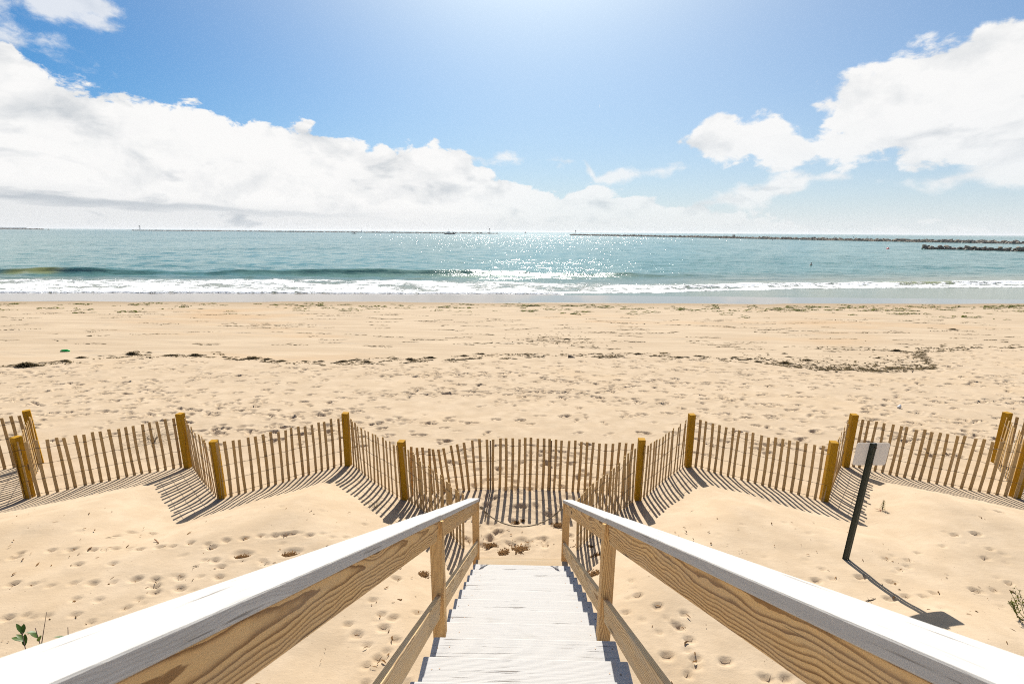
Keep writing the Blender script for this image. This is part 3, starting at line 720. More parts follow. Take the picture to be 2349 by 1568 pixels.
def fence(label, runs, posts, stakes=()):
    p0 = runs[0][0]
    root = empty('sand_fence', (p0[0], p0[1], gz(*p0)), label, 'fence', 'slat sand fences round the foot of the stairs')
    inv = Vector(root.location)
    for (x, y, rz, lx) in posts:
        o = link('post', POSTM, None, root, Vector((x, y, gz(x, y)))-inv, (frng.uniform(-.02, .02), lx+frng.uniform(-.02, .02), rz)); o.scale = (1, 1, frng.uniform(.97, 1.03))
    for a, b, n, height, lean, wave in runs:
        a2, b2 = Vector(a+(0,)), Vector(b+(0,)); d = b2-a2; L = d.length; ang = math.atan2(d.y, d.x)
        tops = []
        for i in range(n):
            t = (i+.5+frng.uniform(-.10, .10))/n
            p = a2+d*t; nx = Vector((-d.y, d.x, 0)).normalized(); p = p+nx*wave(t)
            zg = gz(p.x, p.y); h = height(t)+frng.uniform(-.018, .018)
            o = link('slat', SLATS[frng.randrange(8)], None, root, Vector((p.x, p.y, zg))-inv)
            o.rotation_euler = (frng.uniform(-.03, .03), lean(t)+frng.uniform(-.013, .013), ang+frng.uniform(-.13, .13))
            o.scale = (1, 1, h)
            tops.append((p, zg, h, lean(t), nx, ang))
        for fz in (.05, .31, .58, .86):
            bm = bmesh.new(); pts = []
            for sd in (1, -1):
                pts = []
                for q, (p, zg, h, ln, nx, an) in enumerate(tops):
                    zz = fz*h; top = Vector((math.cos(an), math.sin(an), 0))*(math.sin(ln)*zz)
                    w = Vector((math.cos(an), math.sin(an), 0))*.03
                    s_ = sd*(1 if q % 2 else -1)
                    c_ = p+top+Vector((0, 0, zg+zz))-inv+nx*s_*.0062
                    pts += [c_-w, c_+w]
                tube(bm, pts, .0021, 4, False)
            link('wire', mesh_bm('wire', bm), M['wire'], root)
    for (x, y) in stakes:
        bm = bmesh.new(); box(bm, -.011, .011, -.011, .011, -.3, 1.0)
        for q in range(16): box(bm, -.004, .004, -.0135, -.0105, .06*q, .06*q+.016)
        link('stake', mesh_bm('stake', bm), M['steel'], root, Vector((x, y, gz(x, y)))-inv)
    return root
flat = lambda t: 0.
def sagh(a, b, s=.05): return lambda t: a+(b-a)*t-s*4*t*(1-t)
cst = lambda v: (lambda t: v)
def zig(pts, near_first, ends):
    out = []
    for i, (a, b) in enumerate(zip(pts, pts[1:])):
        def off(p, j):
            nearp = (j % 2 == 0) == near_first
            return (p[0], p[1]+(-.085 if nearp else .085))
        A, B = off(a, i), off(b, i+1)
        L = math.hypot(B[0]-A[0], B[1]-A[1])
        amp = frng.uniform(-.04, .04)
        out.append((A, B, max(8, round(L/.121)), sagh(1.06, 1.06, frng.uniform(.02, .06)), cst(frng.uniform(-.02, .02)), (lambda am: lambda t: am*math.sin(math.pi*t))(amp)))
    return out
PL = [(-13.0, 8.7), (-11.5, 7.5), (-9.88, 8.66), (-8.72, 7.35), (-6.75, 8.62), (-5.32, 7.46), (-3.50, 8.73), (-2.05, 7.53)]
PR = [(2.14, 7.65), (3.48, 8.94), (5.50, 7.72), (6.78, 9.08), (9.05, 7.90), (10.13, 9.36), (11.8, 8.05), (13.3, 9.3)]
left_runs = zig(PL, False, 0)
left_runs.append(((-1.98, 7.46), (-.80, 6.14), 19, sagh(1.05, .90, .06), cst(-.03), lambda t: .04*math.sin(math.pi*t)))
fence('zigzag sand fence with yellow posts left of the stairs', left_runs, [(x, y, math.pi/4 if i in (2,) else frng.uniform(-.2, .2), 0) for i, (x, y) in enumerate(PL)])
right_runs = zig(PR, True, 0)
right_runs.append(((2.06, 7.58), (.86, 6.14), 19, sagh(1.05, .90, .06), cst(.03), lambda t: -.04*math.sin(math.pi*t)))
fence('zigzag sand fence with yellow posts right of the stairs behind the sign', right_runs, [(x, y, frng.uniform(-.2, .2), 0) for i, (x, y) in enumerate(PR)])
def ch(t): return 1.04-.16*math.exp(-((t-.13)/.13)**2)-.06*math.exp(-((t-.82)/.12)**2)
fence('short slat fence without yellow posts across the gap beyond the stairs',
      [((-1.98, 7.62), (2.06, 7.74), 36, ch, lambda t: -.13*math.exp(-((t-.2)/.12)**2)+.015, lambda t: .22*math.sin(math.pi*t)**.6)], [], [(-.53, 7.88), (.58, 7.92)])

# ------------------------------------------------------------------ sign on a post
sg = empty('beach_sign', (4.35, 5.48, gz(4.35, 5.48)), 'back of a small white sign on a leaning dark green perforated steel post', 'sign')
def sign_parts():
    H = 1.66
    bm = bmesh.new()
    # web with a row of holes: two edge strips joined by rungs
    hw_, hole, pitch = .019, .0055, .0254
    z0 = -.35
    for a, b in ((-hw_, -hole), (hole, hw_)): box(bm, a, b, -.0015, .0015, z0, H)
    n = int((H-z0)/pitch)
    for i in range(n):
        zc = z0+i*pitch
        box(bm, -hole, hole, -.0015, .0015, zc, zc+pitch-.011)
    for s in (-1, 1):
        q = [(s*hw_, .0), (s*(hw_+.012), .036), (s*(hw_+.026), .036)]
        for (xa, ya), (xb, yb) in zip(q, q[1:]):
            v = []
            for z in (z0, H):
                for (x_, y_) in ((xa, ya), (xb, yb)):
                    for o_ in (-.0013, .0013): v.append(bm.verts.new((x_+(o_ if yb != ya else 0), y_+(0 if yb != ya else o_), z)))
            for f in ((0, 1, 3, 2), (4, 6, 7, 5), (0, 2, 6, 4), (1, 5, 7, 3), (0, 4, 5, 1), (2, 3, 7, 6)): bm.faces.new([v[i] for i in f])
    me = mesh_bm('post', bm)
    p = link('post', me, M['green_steel'], sg, (0, 0, 0)); p.rotation_euler = (.0, .048, .12)
    # panel with rounded corners
    bm = bmesh.new(); w, h, r = .229, .152, .03; out = []
    for cx, cy, a0 in ((w-r, h-r, 0), (-(w-r), h-r, 90), (-(w-r), -(h-r), 180), (w-r, -(h-r), 270)):
        for q in range(7):
            a = R(a0+q*15); out.append((cx+r*math.cos(a), cy+r*math.sin(a)))
    f0 = [bm.verts.new((x, 0, z)) for x, z in out]; f1 = [bm.verts.new((x, .003, z)) for x, z in out]
    bm.faces.new(f0); bm.faces.new(f1[::-1]); n = len(out)
    for i in range(n): bm.faces.new((f0[i], f1[i], f1[(i+1) % n], f0[(i+1) % n]))
    bmesh.ops.recalc_face_normals(bm, faces=bm.faces)
    pn = link('sign_panel', mesh_bm('sign_panel', bm), M['alu'], sg, (.078, .048, H-.155)); pn.rotation_euler = (0, .048, .12)
    for z in (H-.045, H-.265):
        bm = bmesh.new(); bmesh.ops.create_cone(bm, cap_ends=True, segments=6, radius1=.009, radius2=.009, depth=.01, matrix=Matrix.Rotation(R(90), 4, 'X'))
        tube(bm, [(0, .06, 0), (0, -.008, 0)], .0045)
        b = link('bolt', mesh_bm('bolt', bm), M['steel'], sg, (z*.048, -.006, z))
sign_parts()

# ------------------------------------------------------------------ plants
def leaf_bm(bm, p, d, L, W, up=Vector((0, 0, 1)), curl=.2):
    d = d.normalized(); s = d.cross(up)
    if s.length < .05: s = Vector((1, 0, 0))
    s.normalize(); n = s.cross(d)
    prof = ((0, .08), (.25, .75), (.55, 1), (.82, .6), (1, .02)); rows = []
    for t, w in prof:
        c = p+d*L*t-n*curl*L*t*t
        rows.append([bm.verts.new(c-s*W*w/2+n*W*.12*w), bm.verts.new(c), bm.verts.new(c+s*W*w/2+n*W*.12*w)])
    for a, b in zip(rows, rows[1:]):
        for j in range(2): bm.faces.new((a[j], a[j+1], b[j+1], b[j]))
def rvec(r, up=.3): return Vector((r.uniform(-1, 1), r.uniform(-1, 1), r.uniform(-.3, 1)+up)).normalized()
def leafy_plant():
    x, y = -3.27, 2.42; root = empty('leafy_shrub', (x, y, gz(x, y)), 'green leafy shrub with one red leaf peeking over the left handrail', 'shrub')
    r = random.Random(5); bm = bmesh.new(); tips = []
    for q in range(26):
        a = r.uniform(0, 6.3); b = Vector((math.cos(a)*.05, math.sin(a)*.05, -.05)); out = Vector((math.cos(a), math.sin(a), 0))
        h = r.uniform(1.22, 1.46); w = r.uniform(.04, .36)
        pts = [b, b+out*w*.4+Vector((0, 0, h*.4)), b+out*w*.8+Vector((r.uniform(-.05, .05), 0, h*.75)), b+out*w+Vector((r.uniform(-.06, .06), 0, h))]
        tube(bm, pts, [.009, .006, .0042, .002], 5); tips += [(pts[2], pts[3]), (pts[2], pts[3]), (pts[1], pts[2])]
        if q < 6:
            p = pts[3]; tube(bm, [pts[2].lerp(p, .6), p+Vector((r.uniform(-.1, .1), r.uniform(-.05, .05), r.uniform(.04, .12)))], [.003, .0012], 4)
    link('stem', mesh_bm('stem', bm, True), M['stem'], root)
    i = 0
    for a, b in tips:
        for q in range(4):
            p = a.lerp(b, r.uniform(.1, 1)); bm = bmesh.new(); d = rvec(r, .7)
            leaf_bm(bm, Vector((0, 0, 0)), d, r.uniform(.055, .09), r.uniform(.024, .036))
            o = link('leaf', mesh_bm('leaf', bm, True), M['leaf_red'] if i == 9 else M['leaf'], root, p); i += 1
            if i == 10: o['label'] = 'dark red leaf'
leafy_plant()
def shrub(x, y, label, seed, n, hgt, spread, red=False):
    root = empty('seaside_shrub', (x, y, gz(x, y)), label, 'shrub')
    r = random.Random(seed); bs = bmesh.new(); bl = bmesh.new()
    for q in range(n):
        a = r.uniform(0, 6.3); out = Vector((math.cos(a), math.sin(a), 0))
        b = out*.02-Vector((0, 0, .03)); m1 = b+out*spread*.5+Vector((0, 0, hgt*.3)); e = b+out*spread*r.uniform(.7, 1.1)+Vector((0, 0, hgt*r.uniform(.7, 1.1)))
        tube(bs, [b, m1, m1.lerp(e, .5)+Vector((0, 0, .02)), e], [.004, .0035, .0028, .0015], 4)
        for w in range(14):
            t = r.uniform(.15, 1); p = m1.lerp(e, t)
            if r.random() < .5:
                p2 = p+rvec(r, .8)*r.uniform(.02, .07); tube(bs, [p, p2], .0012, 3); p = p2
            for z in range(3): leaf_bm(bl, p+rvec(r)*.006, rvec(r, .6), r.uniform(.012, .024), r.uniform(.006, .010))
    link('stem', mesh_bm('stem', bs, True), M['stem'] if red else M['leaf_y'], root); tag(link('leaf_clusters', mesh_bm('leaf_clusters', bl, True), M['leaf_y'], root), kind='stuff')
shrub(5.56, 4.33, 'thin yellow green shrub on the sand at the right edge', 3, 10, .22, .25)
def small_plant(x, y):
    root = empty('young_plant', (x, y, gz(x, y)), 'single upright spiky young plant on the sand below the right fence', 'plant')
    r = random.Random(9); bs = bmesh.new(); tube(bs, [(0, 0, -.03), (.004, 0, .1), (0, 0, .2)], [.007, .005, .002], 5)
    link('stem', mesh_bm('stem', bs, True), M['stem'], root)
    bl = bmesh.new()
    for q in range(46):
        z = .03+.17*q/46; a = q*2.4
        leaf_bm(bl, Vector((0, 0, z)), Vector((math.cos(a), math.sin(a), .5+z*4)), .055*(1.15-z*3.2), .009)
    link('foliage', mesh_bm('foliage', bl, True), M['leaf_y'], root)
    bl = bmesh.new()
    for q in range(9): a = q*.75; leaf_bm(bl, Vector((0, 0, .012)), Vector((math.cos(a), math.sin(a), .12)), r.uniform(.06, .12), .014)
    o = link('lower_leaves', mesh_bm('lower_leaves', bl, True), M['leaf_red'], root); o['label'] = 'red withered lower leaves'
small_plant(6.0, 7.05)
def tuft(name, x, y, n, L, label, mat, seed, lie=.4):
    r = random.Random(seed); bm = bmesh.new()
    for q in range(n):
        a = r.uniform(0, 6.3); o = Vector((math.cos(a), math.sin(a), 0)); l = L*r.uniform(.6, 1.1); b = o*r.uniform(0, .03)
        tube(bm, [b-Vector((0, 0, .02)), b+o*l*.25*lie+Vector((0, 0, l*.5*(1-lie*.5))), b+o*l*.75*lie*1.2+Vector((0, 0, l*.75*(1-lie*.6))), b+o*l*lie*1.5+Vector((0, 0, l*.7*(1-lie)))], [.0022, .002, .0015, .0006], 3)
    return tag(link(name, mesh_bm(name, bm), mat, None, (x, y, gz(x, y))), label, 'grass')
tuft('beach_grass', -2.42, 7.05, 18, .22, 'small tuft of beach grass in the fence shadow left of the stairs', M['straw'], 1, .5)
tuft('dry_grass', -8.35, 9.75, 60, .5, 'flattened patch of dry grass on the beach behind the left fence', M['twig'], 2, .95)

# ------------------------------------------------------------------ seaweed and litter
def ribbon(bm, p, d, L, W, r, arch=.3, seg=3):
    d = Vector(d).normalized(); s = Vector((-d.y, d.x, 0)); s = s.normalized() if s.length > .01 else Vector((1, 0, 0))
    tw = r.uniform(-1, 1); prev = None; a = math.atan2(d.y, d.x); c = Vector(p)
    for i in range(seg+1):
        t = i/seg; z = arch*L*math.sin(math.pi*t)
        sv = Vector((-math.sin(a), math.cos(a), tw*(t-.5)))*W*.5*(1-.7*abs(2*t-1)**2)
        q = c+Vector((0, 0, z))
        cur = (bm.verts.new(q-sv), bm.verts.new(q+sv))
        if prev: bm.faces.new((prev[0], prev[1], cur[1], cur[0]))
        prev = cur; a += r.uniform(-.5, .5); c = c+Vector((math.cos(a), math.sin(a), d.z*.3))*L/seg
def clump_mesh(name, seed, n, h, strand, wid, mat, elong=1.):
    """a heap about 1 m across, built from curled strips over a low mound"""
    r = random.Random(seed); bm = bmesh.new()
    top = bm.verts.new((0, 0, h*.55)); ring = []; low = []      # the matted body of the heap
    for q in range(14):
        a = q*math.pi/7; k_ = r.uniform(.7, 1.15)
        ring.append(bm.verts.new((math.cos(a)*.26*k_, math.sin(a)*.12*k_, h*r.uniform(.25, .5)))); low.append(bm.verts.new((math.cos(a)*.5*k_, math.sin(a)*.22*k_, -.02)))
    for q in range(14):
        p = (q+1) % 14; bm.faces.new((top, ring[q], ring[p])); bm.faces.new((ring[q], low[q], low[p], ring[p]))
    for q in range(n):
        a = r.uniform(0, 6.3); rad = min(.62, abs(r.gauss(0, .31))); 
        x, y = math.cos(a)*rad, math.sin(a)*rad*.45
        z = h*max(0, 1-(rad/.5)**1.5)*r.uniform(.2, 1)
        ribbon(bm, (x, y, z), (r.uniform(-1, 1)*elong, r.uniform(-1, 1), r.uniform(-.15, .2)), strand*r.uniform(.4, 1.2), wid*r.uniform(.6, 1.4), r, r.uniform(.02, .16))
    me = mesh_bm(name, bm); me.materials.append(mat); return me
WRC = [clump_mesh('seaweed_clump', 50+i, 300, .12, .2, .045, M['weed_dark'], 2.2) for i in range(4)]
NRC = [clump_mesh('seaweed_pile', 60+i, 460, .10, .12, .05, M['weed']) for i in range(3)]
GRP = 'dark seaweed clumps along the wrack line'
SMALL = 'small dark seaweed clump in the middle stretch of the wrack line'
BIG = {(-18.2,16.3): 'long low seaweed heap at the left end of the wrack line', (-15.96,18.38): 'broadest seaweed heap on the left, trailing along the wrack line',
 (-17.46,17.69): 'rounded dark seaweed mound behind the long low heap at the left', (-13.27,18.27): 'tangled seaweed heap left of the middle, second broad one on the wrack line',
 (-10.7,17.85): 'stringy seaweed heap with a tail pointing left on the wrack line', (-4.57,26.85): 'small weed clump farthest up the smooth beach, middle of the view',
 (2.3,22.88): 'dark weed clump on the tan patch of sand in the middle', (4.02,20.58): 'greenish seaweed clump right of the middle, just beyond the wrack line',
 (5.04,19.67): 'round seaweed clump right of the middle at the edge of the footprints', (8.96,19.2): 'bushy seaweed clump before the dark littered sand on the right',
 (11.73,18.79): 'thick seaweed clump at the start of the dark littered sand on the right', (17.03,21.0): 'seaweed clump with a tail pointing left, right of the dark littered sand',
 (18.24,21.94): 'compact black seaweed lump at the far right of the wrack line', (25.3,27.49): 'flat weed heap near the right edge below the green weed',
 (-21.3,22.23): 'lone weed clump on smooth sand at the far left'}
r = random.Random(8); CL = [(-15.56,18.75,.37),(-15.96,18.38,.78),(-17.46,17.69,.53),(-17.51,17.09,.63),(-18.2,16.3,1.03),(-14.27,18.28,.54),(-13.27,18.27,.72),(-11.91,18.05,.35),(-10.7,17.85,.76),(-10.06,17.77,.46),(-9.31,17.48,.46),(-7.8,17.58,.34),(-6.95,17.57,.46),(-21.3,22.23,.42),
 (-6.63,17.85,.35),(-5.98,17.56,.4),(-5.07,18.23,.42),(-4.41,18.09,.53),(-3.67,18.46,.54),(-2.35,18.91,.43),(-1.64,19.3,.38),(.2,19.35,.32),(4.02,20.58,.3),(5.04,19.67,.45),(6.6,19.07,.44),(2.3,22.88,.37),(-4.57,26.85,.26),
 (7.56,19.36,.38),(8.96,19.2,.5),(9.44,18.91,.37),(9.55,18.39,.36),(11.52,20.12,.33),(11.34,19.45,.32),(10.54,18.22,.66),(11.73,18.79,.56),(11.51,18.03,.35),(17.03,21.0,.63),(18.24,21.94,.29),(15.01,19.38,.32),(25.3,27.49,.62)]
ORD = 'first second third fourth fifth sixth seventh eighth ninth tenth eleventh twelfth thirteenth fourteenth'.split()
LINE = sorted([c for c in CL if (c[0], c[1]) not in ((-21.3, 22.23), (2.3, 22.88), (-4.57, 26.85), (25.3, 27.49))], key=lambda c: c[0]/c[1])
for i, c in enumerate(LINE):
    if (c[0], c[1]) in BIG: continue
    if i < 14: BIG[c[:2]] = 'small dark seaweed clump, %s from the left along the wrack line' % ORD[i]
    elif len(LINE)-1-i < 14: BIG[c[:2]] = 'small dark seaweed clump, %s from the right along the wrack line' % ORD[len(LINE)-1-i]
for (x, y, w) in CL:
    o = link('seaweed_clump', WRC[r.randrange(4)], None, None, (x, y, gz(x, y)-.005)); w *= .9
    o.scale = (w, w*r.uniform(.7, 1.0), w*r.uniform(.8, 1.25)); o.rotation_euler = (0, 0, r.uniform(-.35, .35)+(math.pi if r.random() < .5 else 0))
    tag(o, BIG.get((x, y), SMALL), 'seaweed', GRP)
NEARL = [(.04,6.13,.34,'largest pile of brown seaweed, on the sand just past the bottom step'),(-.21,6.09,.24,'thin brown seaweed strip beside the largest pile past the bottom step'),(-.42,6.27,.17,'small seaweed piece left of the largest pile past the bottom step'),
 (-1.28,5.3,.2,'round brown seaweed bunch on the sand seen under the left handrail'),(1.19,5.98,.2,'brown seaweed bunch in the slat shadows by the right stair post'),(1.08,5.46,.24,'orange brown seaweed bunch low beside the right stair post'),
 (1.1,6.25,.17,'scattered seaweed bits among the slats right of the stair foot'),(.46,6.07,.15,'little seaweed piece by the right post at the bottom step'),(.04,6.9,.22,'seaweed piece lying in the slat shadows beyond the rope'),(.65,6.83,.18,'faint seaweed piece beyond the rope near the right post'),
 (-3.03,5.37,.19,'dark dry weed bunch in a sand hollow near the left handrail'),(-3.64,5.28,.17,'dry weed bunch in a sand hollow, left of another such bunch'),(-4.24,5.37,.17,'flattened dry weed bunch among the tracks on the left sand')]
for (x, y, w, lb) in NEARL:
    o = link('seaweed_pile', NRC[r.randrange(3)], None, None, (x, y, gz(x, y)-.01)); w *= 1.1
    o.scale = (w, w*1.35, w*r.uniform(.7, 1)); o.rotation_euler = (0, 0, r.uniform(-.4, .4)); tag(o, lb, 'seaweed', 'brown seaweed piles near the stairs')

def litter(name, pts, mat, seed, L, W, arch=.1):
    r = random.Random(seed); bm = bmesh.new()
    for (x, y, s, a) in pts:
        ribbon(bm, (x, y, gz(x, y)+.006), (math.cos(a), math.sin(a), 0), L*s*r.uniform(.5, 1.6), W*s*r.uniform(.5, 1.5), r, arch*r.uniform(.2, 1.2))
    return tag(link(name, mesh_bm(name, bm), mat), kind='stuff')
nr = np.random.RandomState(2); pts = []
for _ in range(310):      # along the wrack line, in strings
    x = nr.uniform(-28, 30); y0 = abs(nr.normal(0, .5))-.15
    for q in range(nr.randint(2, 12)):
        x += nr.uniform(.02, .14); y0 += nr.normal(0, .04); pts.append((x, np.interp(x, WRX, WRY)+y0, nr.uniform(.5, 1.4), nr.normal(0, .5)))
for _ in range(900):       # dark littered sand on the right
    x = nr.uniform(9.5, 17.5); y = np.interp(x, WRX, WRY)+nr.exponential(.7); pts.append((x, y, nr.uniform(.4, 1.2), nr.normal(0, .6)))
for _ in range(260):
    x, y = nr.normal(1.8, 1.1), nr.normal(22.7, .8); pts.append((x, y, nr.uniform(.4, 1.1), nr.normal(0, .5)))
streaks = []
for _ in range(260):       # thin lines of weed left by the falling tide
    x, y = nr.uniform(-34, 36), nr.uniform(20.5, 32); n = nr.randint(3, 16); a = nr.normal(0, .12)
    for q in range(n):
        x += nr.uniform(.05, .22); y += a*.15+nr.normal(0, .025); streaks.append((x, y, nr.uniform(.5, 1.4), nr.normal(0, .25)))
litter('seaweed_litter', pts, M['weed_dark'], 3, .16, .05)
litter('weed_streaks', streaks, M['weed_dark'], 4, .22, .045, .05)
gp = []
for _ in range(520):
    x = nr.uniform(-44, 50); y = np.interp(x, WETX, WETY)-1.2-abs(nr.normal(0, 3.2)); n = nr.randint(2, 12); s = nr.uniform(.5, 1.5)
    if nr.rand() > .35+.65*sm((x+20)/40): continue
    for q in range(n):
        gp.append((x+nr.normal(0, .35*s), y+nr.normal(0, .12*s), s*nr.uniform(.6, 1.2), nr.normal(0, .3)))
litter('green_weed', gp, M['algae'], 5, .32, .10, .16)
tw = []
for _ in range(420):
    s = -1 if nr.rand() < .55 else 1
    tw.append((s*nr.uniform(1.2, 8), nr.uniform(3.0, 6.6), nr.uniform(.3, 1.0), nr.uniform(0, 6)))
for _ in range(120):
    tw.append((nr.uniform(-1.3, 1.3), nr.uniform(6.2, 7.6), nr.uniform(.4, 1.), nr.uniform(0, 6)))
for (px, py) in TRACKS: 
    if nr.rand() < .6: tw.append((px+nr.normal(0, .03), py-.02, nr.uniform(.5, 1), nr.uniform(0, 6)))
litter('plant_litter', tw, M['weed'], 6, .06, .016, .15)

def stick(name, x, y, L, ang, rad, mat, label, cat, forks=0, seed=0):
    r = random.Random(seed); bm = bmesh.new()
    pts = [Vector((L*(t-.5), r.uniform(-.04, .04)*L, rad*.6+.01*L*r.random())) for t in (0, .33, .66, 1)]
    tube(bm, pts, [rad, rad, rad*.8, rad*.5], 6)
    for q in range(forks):
        p = pts[1].lerp(pts[3], r.random()); tube(bm, [p, p+Vector((r.uniform(-.3, .3)*L, r.choice((-1, 1))*r.uniform(.1, .3)*L, .03*L))], [rad*.6, rad*.25], 4)
    return tag(link(name, mesh_bm(name, bm, True), mat, None, (x, y, gz(x, y)), (0, 0, ang)), label, cat)
stick('stick', -5.02, 5.62, .13, -.6, .009, M['bark'], 'short reddish stick lying among the tracks on the left', 'stick', 0, 1)
stick('twig', -4.15, 5.05, .22, .1, .004, M['twig'], 'dark forked twig lying on the sand at the left', 'twig', 5, 2)
stick('twig', -5.75, 5.72, .17, .4, .003, M['twig'], 'thin straight twig on the left sand above the tracks', 'twig', 0, 3)
stick('twig', 4.05, 4.66, .15, .25, .005, M['twig'], 'dark twig beside the shadow of the sign post', 'twig', 3, 4)
stick('twig', 2.75, 6.8, .22, .9, .0025, M['twig'], 'wiry twig lying on the clean sand right of the stairs', 'twig', 7, 5)
stick('stick', 14.6, 17.1, .5, .9, .014, M['twig'], 'thin pale stick at the edge of the littered sand on the right', 'stick', 1, 6)
def wedge():
    bm = bmesh.new(); vs = [bm.verts.new(v) for v in ((-.14, -.06, 0), (.16, -.05, 0), (.15, .07, 0), (-.13, .06, 0), (-.14, -.05, .13), (.14, -.04, .035), (.13, .05, .03), (-.12, .05, .12))]
    for f in ((0, 3, 2, 1), (4, 5, 6, 7), (0, 1, 5, 4), (1, 2, 6, 5), (2, 3, 7, 6), (3, 0, 4, 7)): bm.faces.new([vs[i] for i in f])
    bevel(bm, .012); tag(link('driftwood', mesh_bm('driftwood', bm), M['drift'], None, (2.12, 18.9, gz(2.12, 18.9)-.01), (0, 0, -.3)), 'dark wedge of driftwood among the footprints near the middle', 'driftwood')
wedge()
def cup():
    bm = bmesh.new(); rings = []
    for z, rr in ((0, .03), (.03, .034), (.07, .039), (.105, .045), (.11, .047)):
        rings.append([bm.verts.new((rr*math.cos(a*.5236)*(1.25 if z > .05 else 1), rr*math.sin(a*.5236)*(.7 if z > .05 else 1), z)) for a in range(12)])
    for a, b in zip(rings, rings[1:]):
        for j in range(12): bm.faces.new((a[j], a[(j+1) % 12], b[(j+1) % 12], b[j]))
    bm.faces.new(rings[0][::-1])
    tag(link('paper_cup', mesh_bm('paper_cup', bm, True), M['white_plain'], None, (10.74, 12.81, gz(10.74, 12.81)+.03), (0, R(84), .4)), 'crushed white cup lying on the sand behind the right fence', 'cup')
cup()
def bag():
    r = random.Random(2); bm = bmesh.new(); bmesh.ops.create_icosphere(bm, subdivisions=2, radius=1)
    for v in bm.verts: v.co = Vector((v.co.x*.22, v.co.y*.09, max(-.02, v.co.z*.09)))*r.uniform(.75, 1.2)
    tag(link('plastic_bag', mesh_bm('plastic_bag', bm), M['bag'], None, (-19.22, 18.83, gz(-19.22, 18.83))), 'bright green crumpled plastic on the sand at the left', 'litter')
bag()

# ------------------------------------------------------------------ jetties
def rock_mesh(seed, sub=2, mat='rock'):
    r = random.Random(seed); bm = bmesh.new(); bmesh.ops.create_icosphere(bm, subdivisions=1, radius=1)
    for v in bm.verts: v.co *= r.uniform(.72, 1.15)
    for v in bm.verts:
        for ax in range(3):
            lim = r.uniform(.62, .8); v.co[ax] = max(-lim, min(lim, v.co[ax]))
    me = mesh_bm('rock', bm); me.materials.append(M[mat]); return me
ROCKS = [rock_mesh(i) for i in range(8)]; WROCKS = [rock_mesh(20+i, 2, 'rock_wet') for i in range(6)]
def rock_wall(label, name, path, width, height, size, n_obj, n_stuff, cat, wet_frac, seed, from_end=True):
    """rocks heaped along a path; the n_obj rocks nearest the beach are objects, the rest one mass"""
    r = random.Random(seed); root = empty(name, (path[0][0], path[0][1], -1.32), label, cat)
    P = [Vector((a, b, 0)) for a, b in path]; seg = [(P[i+1]-P[i]).length for i in range(len(P)-1)]; T = sum(seg)
    items = []
    for q in range(n_obj+n_stuff):
        s = (q+r.random())/(n_obj+n_stuff)*T; i = 0
        while i < len(seg)-1 and s > seg[i]: s -= seg[i]; i += 1
        d = (P[i+1]-P[i]).normalized(); p = P[i]+d*s; nx = Vector((-d.y, d.x, 0))
        o = max(-1, min(1, r.gauss(0, .55))); z = height*(1-abs(o)**1.2)*r.uniform(.35, 1.0)
        if r.random() < .35: z *= .4
        items.append((p+nx*o*width, z, size*r.uniform(.6, 1.25), Euler((r.uniform(-.6, .6), r.uniform(-.6, .6), r.uniform(0, 6)))))
    items.sort(key=lambda t: t[0].length)
    bm = bmesh.new(); verts = []; 
    for j, (p, z, s, e) in enumerate(items):
        wet = z < height*wet_frac
        me = (WROCKS if wet else ROCKS)[r.randrange(6)]
        if j < n_obj:
            o = link('rock', me, None, root, Vector((p.x, p.y, z-1.5))-root.location+Vector((0, 0, 0)), e)
            o.location.z = z-.25; o.scale = (s*1.25, s, s*.8)
        else:
            b2 = bmesh.new(); b2.from_mesh(me)
            b2.transform(Matrix.Translation((p.x-root.location.x, p.y-root.location.y, z-.25)) @ e.to_matrix().to_4x4() @ Matrix.Diagonal((s*1.25, s, s*.8, 1)))
            tmp = bpy.data.meshes.new('t'); b2.to_mesh(tmp); b2.free(); bm.from_mesh(tmp); bpy.data.meshes.remove(tmp)
    if n_stuff:
        tag(link('rock_mass', mesh_bm('rock_mass', bm), M['rock'], root), kind='stuff')
    return root
rock_wall('low dark rock groyne nearest the beach at the right edge', 'rock_groyne', [(172, 209), (191, 188), (214, 166), (250, 140)], 2.6, 1.75, .95, 300, 0, 'groyne', .55, 3)
rock_wall('long stone jetty on the right reaching towards the middle', 'stone_jetty', [(92, 905), (211, 690), (295, 470), (322, 400), (355, 348), (420, 290)], 4.5, 2.3, 1.5, 300, 3000, 'jetty', .25, 4)
rock_wall('distant low breakwater on the left with a light tower at each end', 'stone_breakwater', [(-1330, 1625), (-800, 1500), (-300, 1340), (-62, 1250)], 6, 2.4, 2.6, 0, 1100, 'breakwater', .2, 5)
rock_wall('dark rocky point at the far left edge of the horizon', 'rocky_point', [(-2250, 2020), (-2010, 1990)], 9, 5, 4, 0, 110, 'rocks', .3, 6)

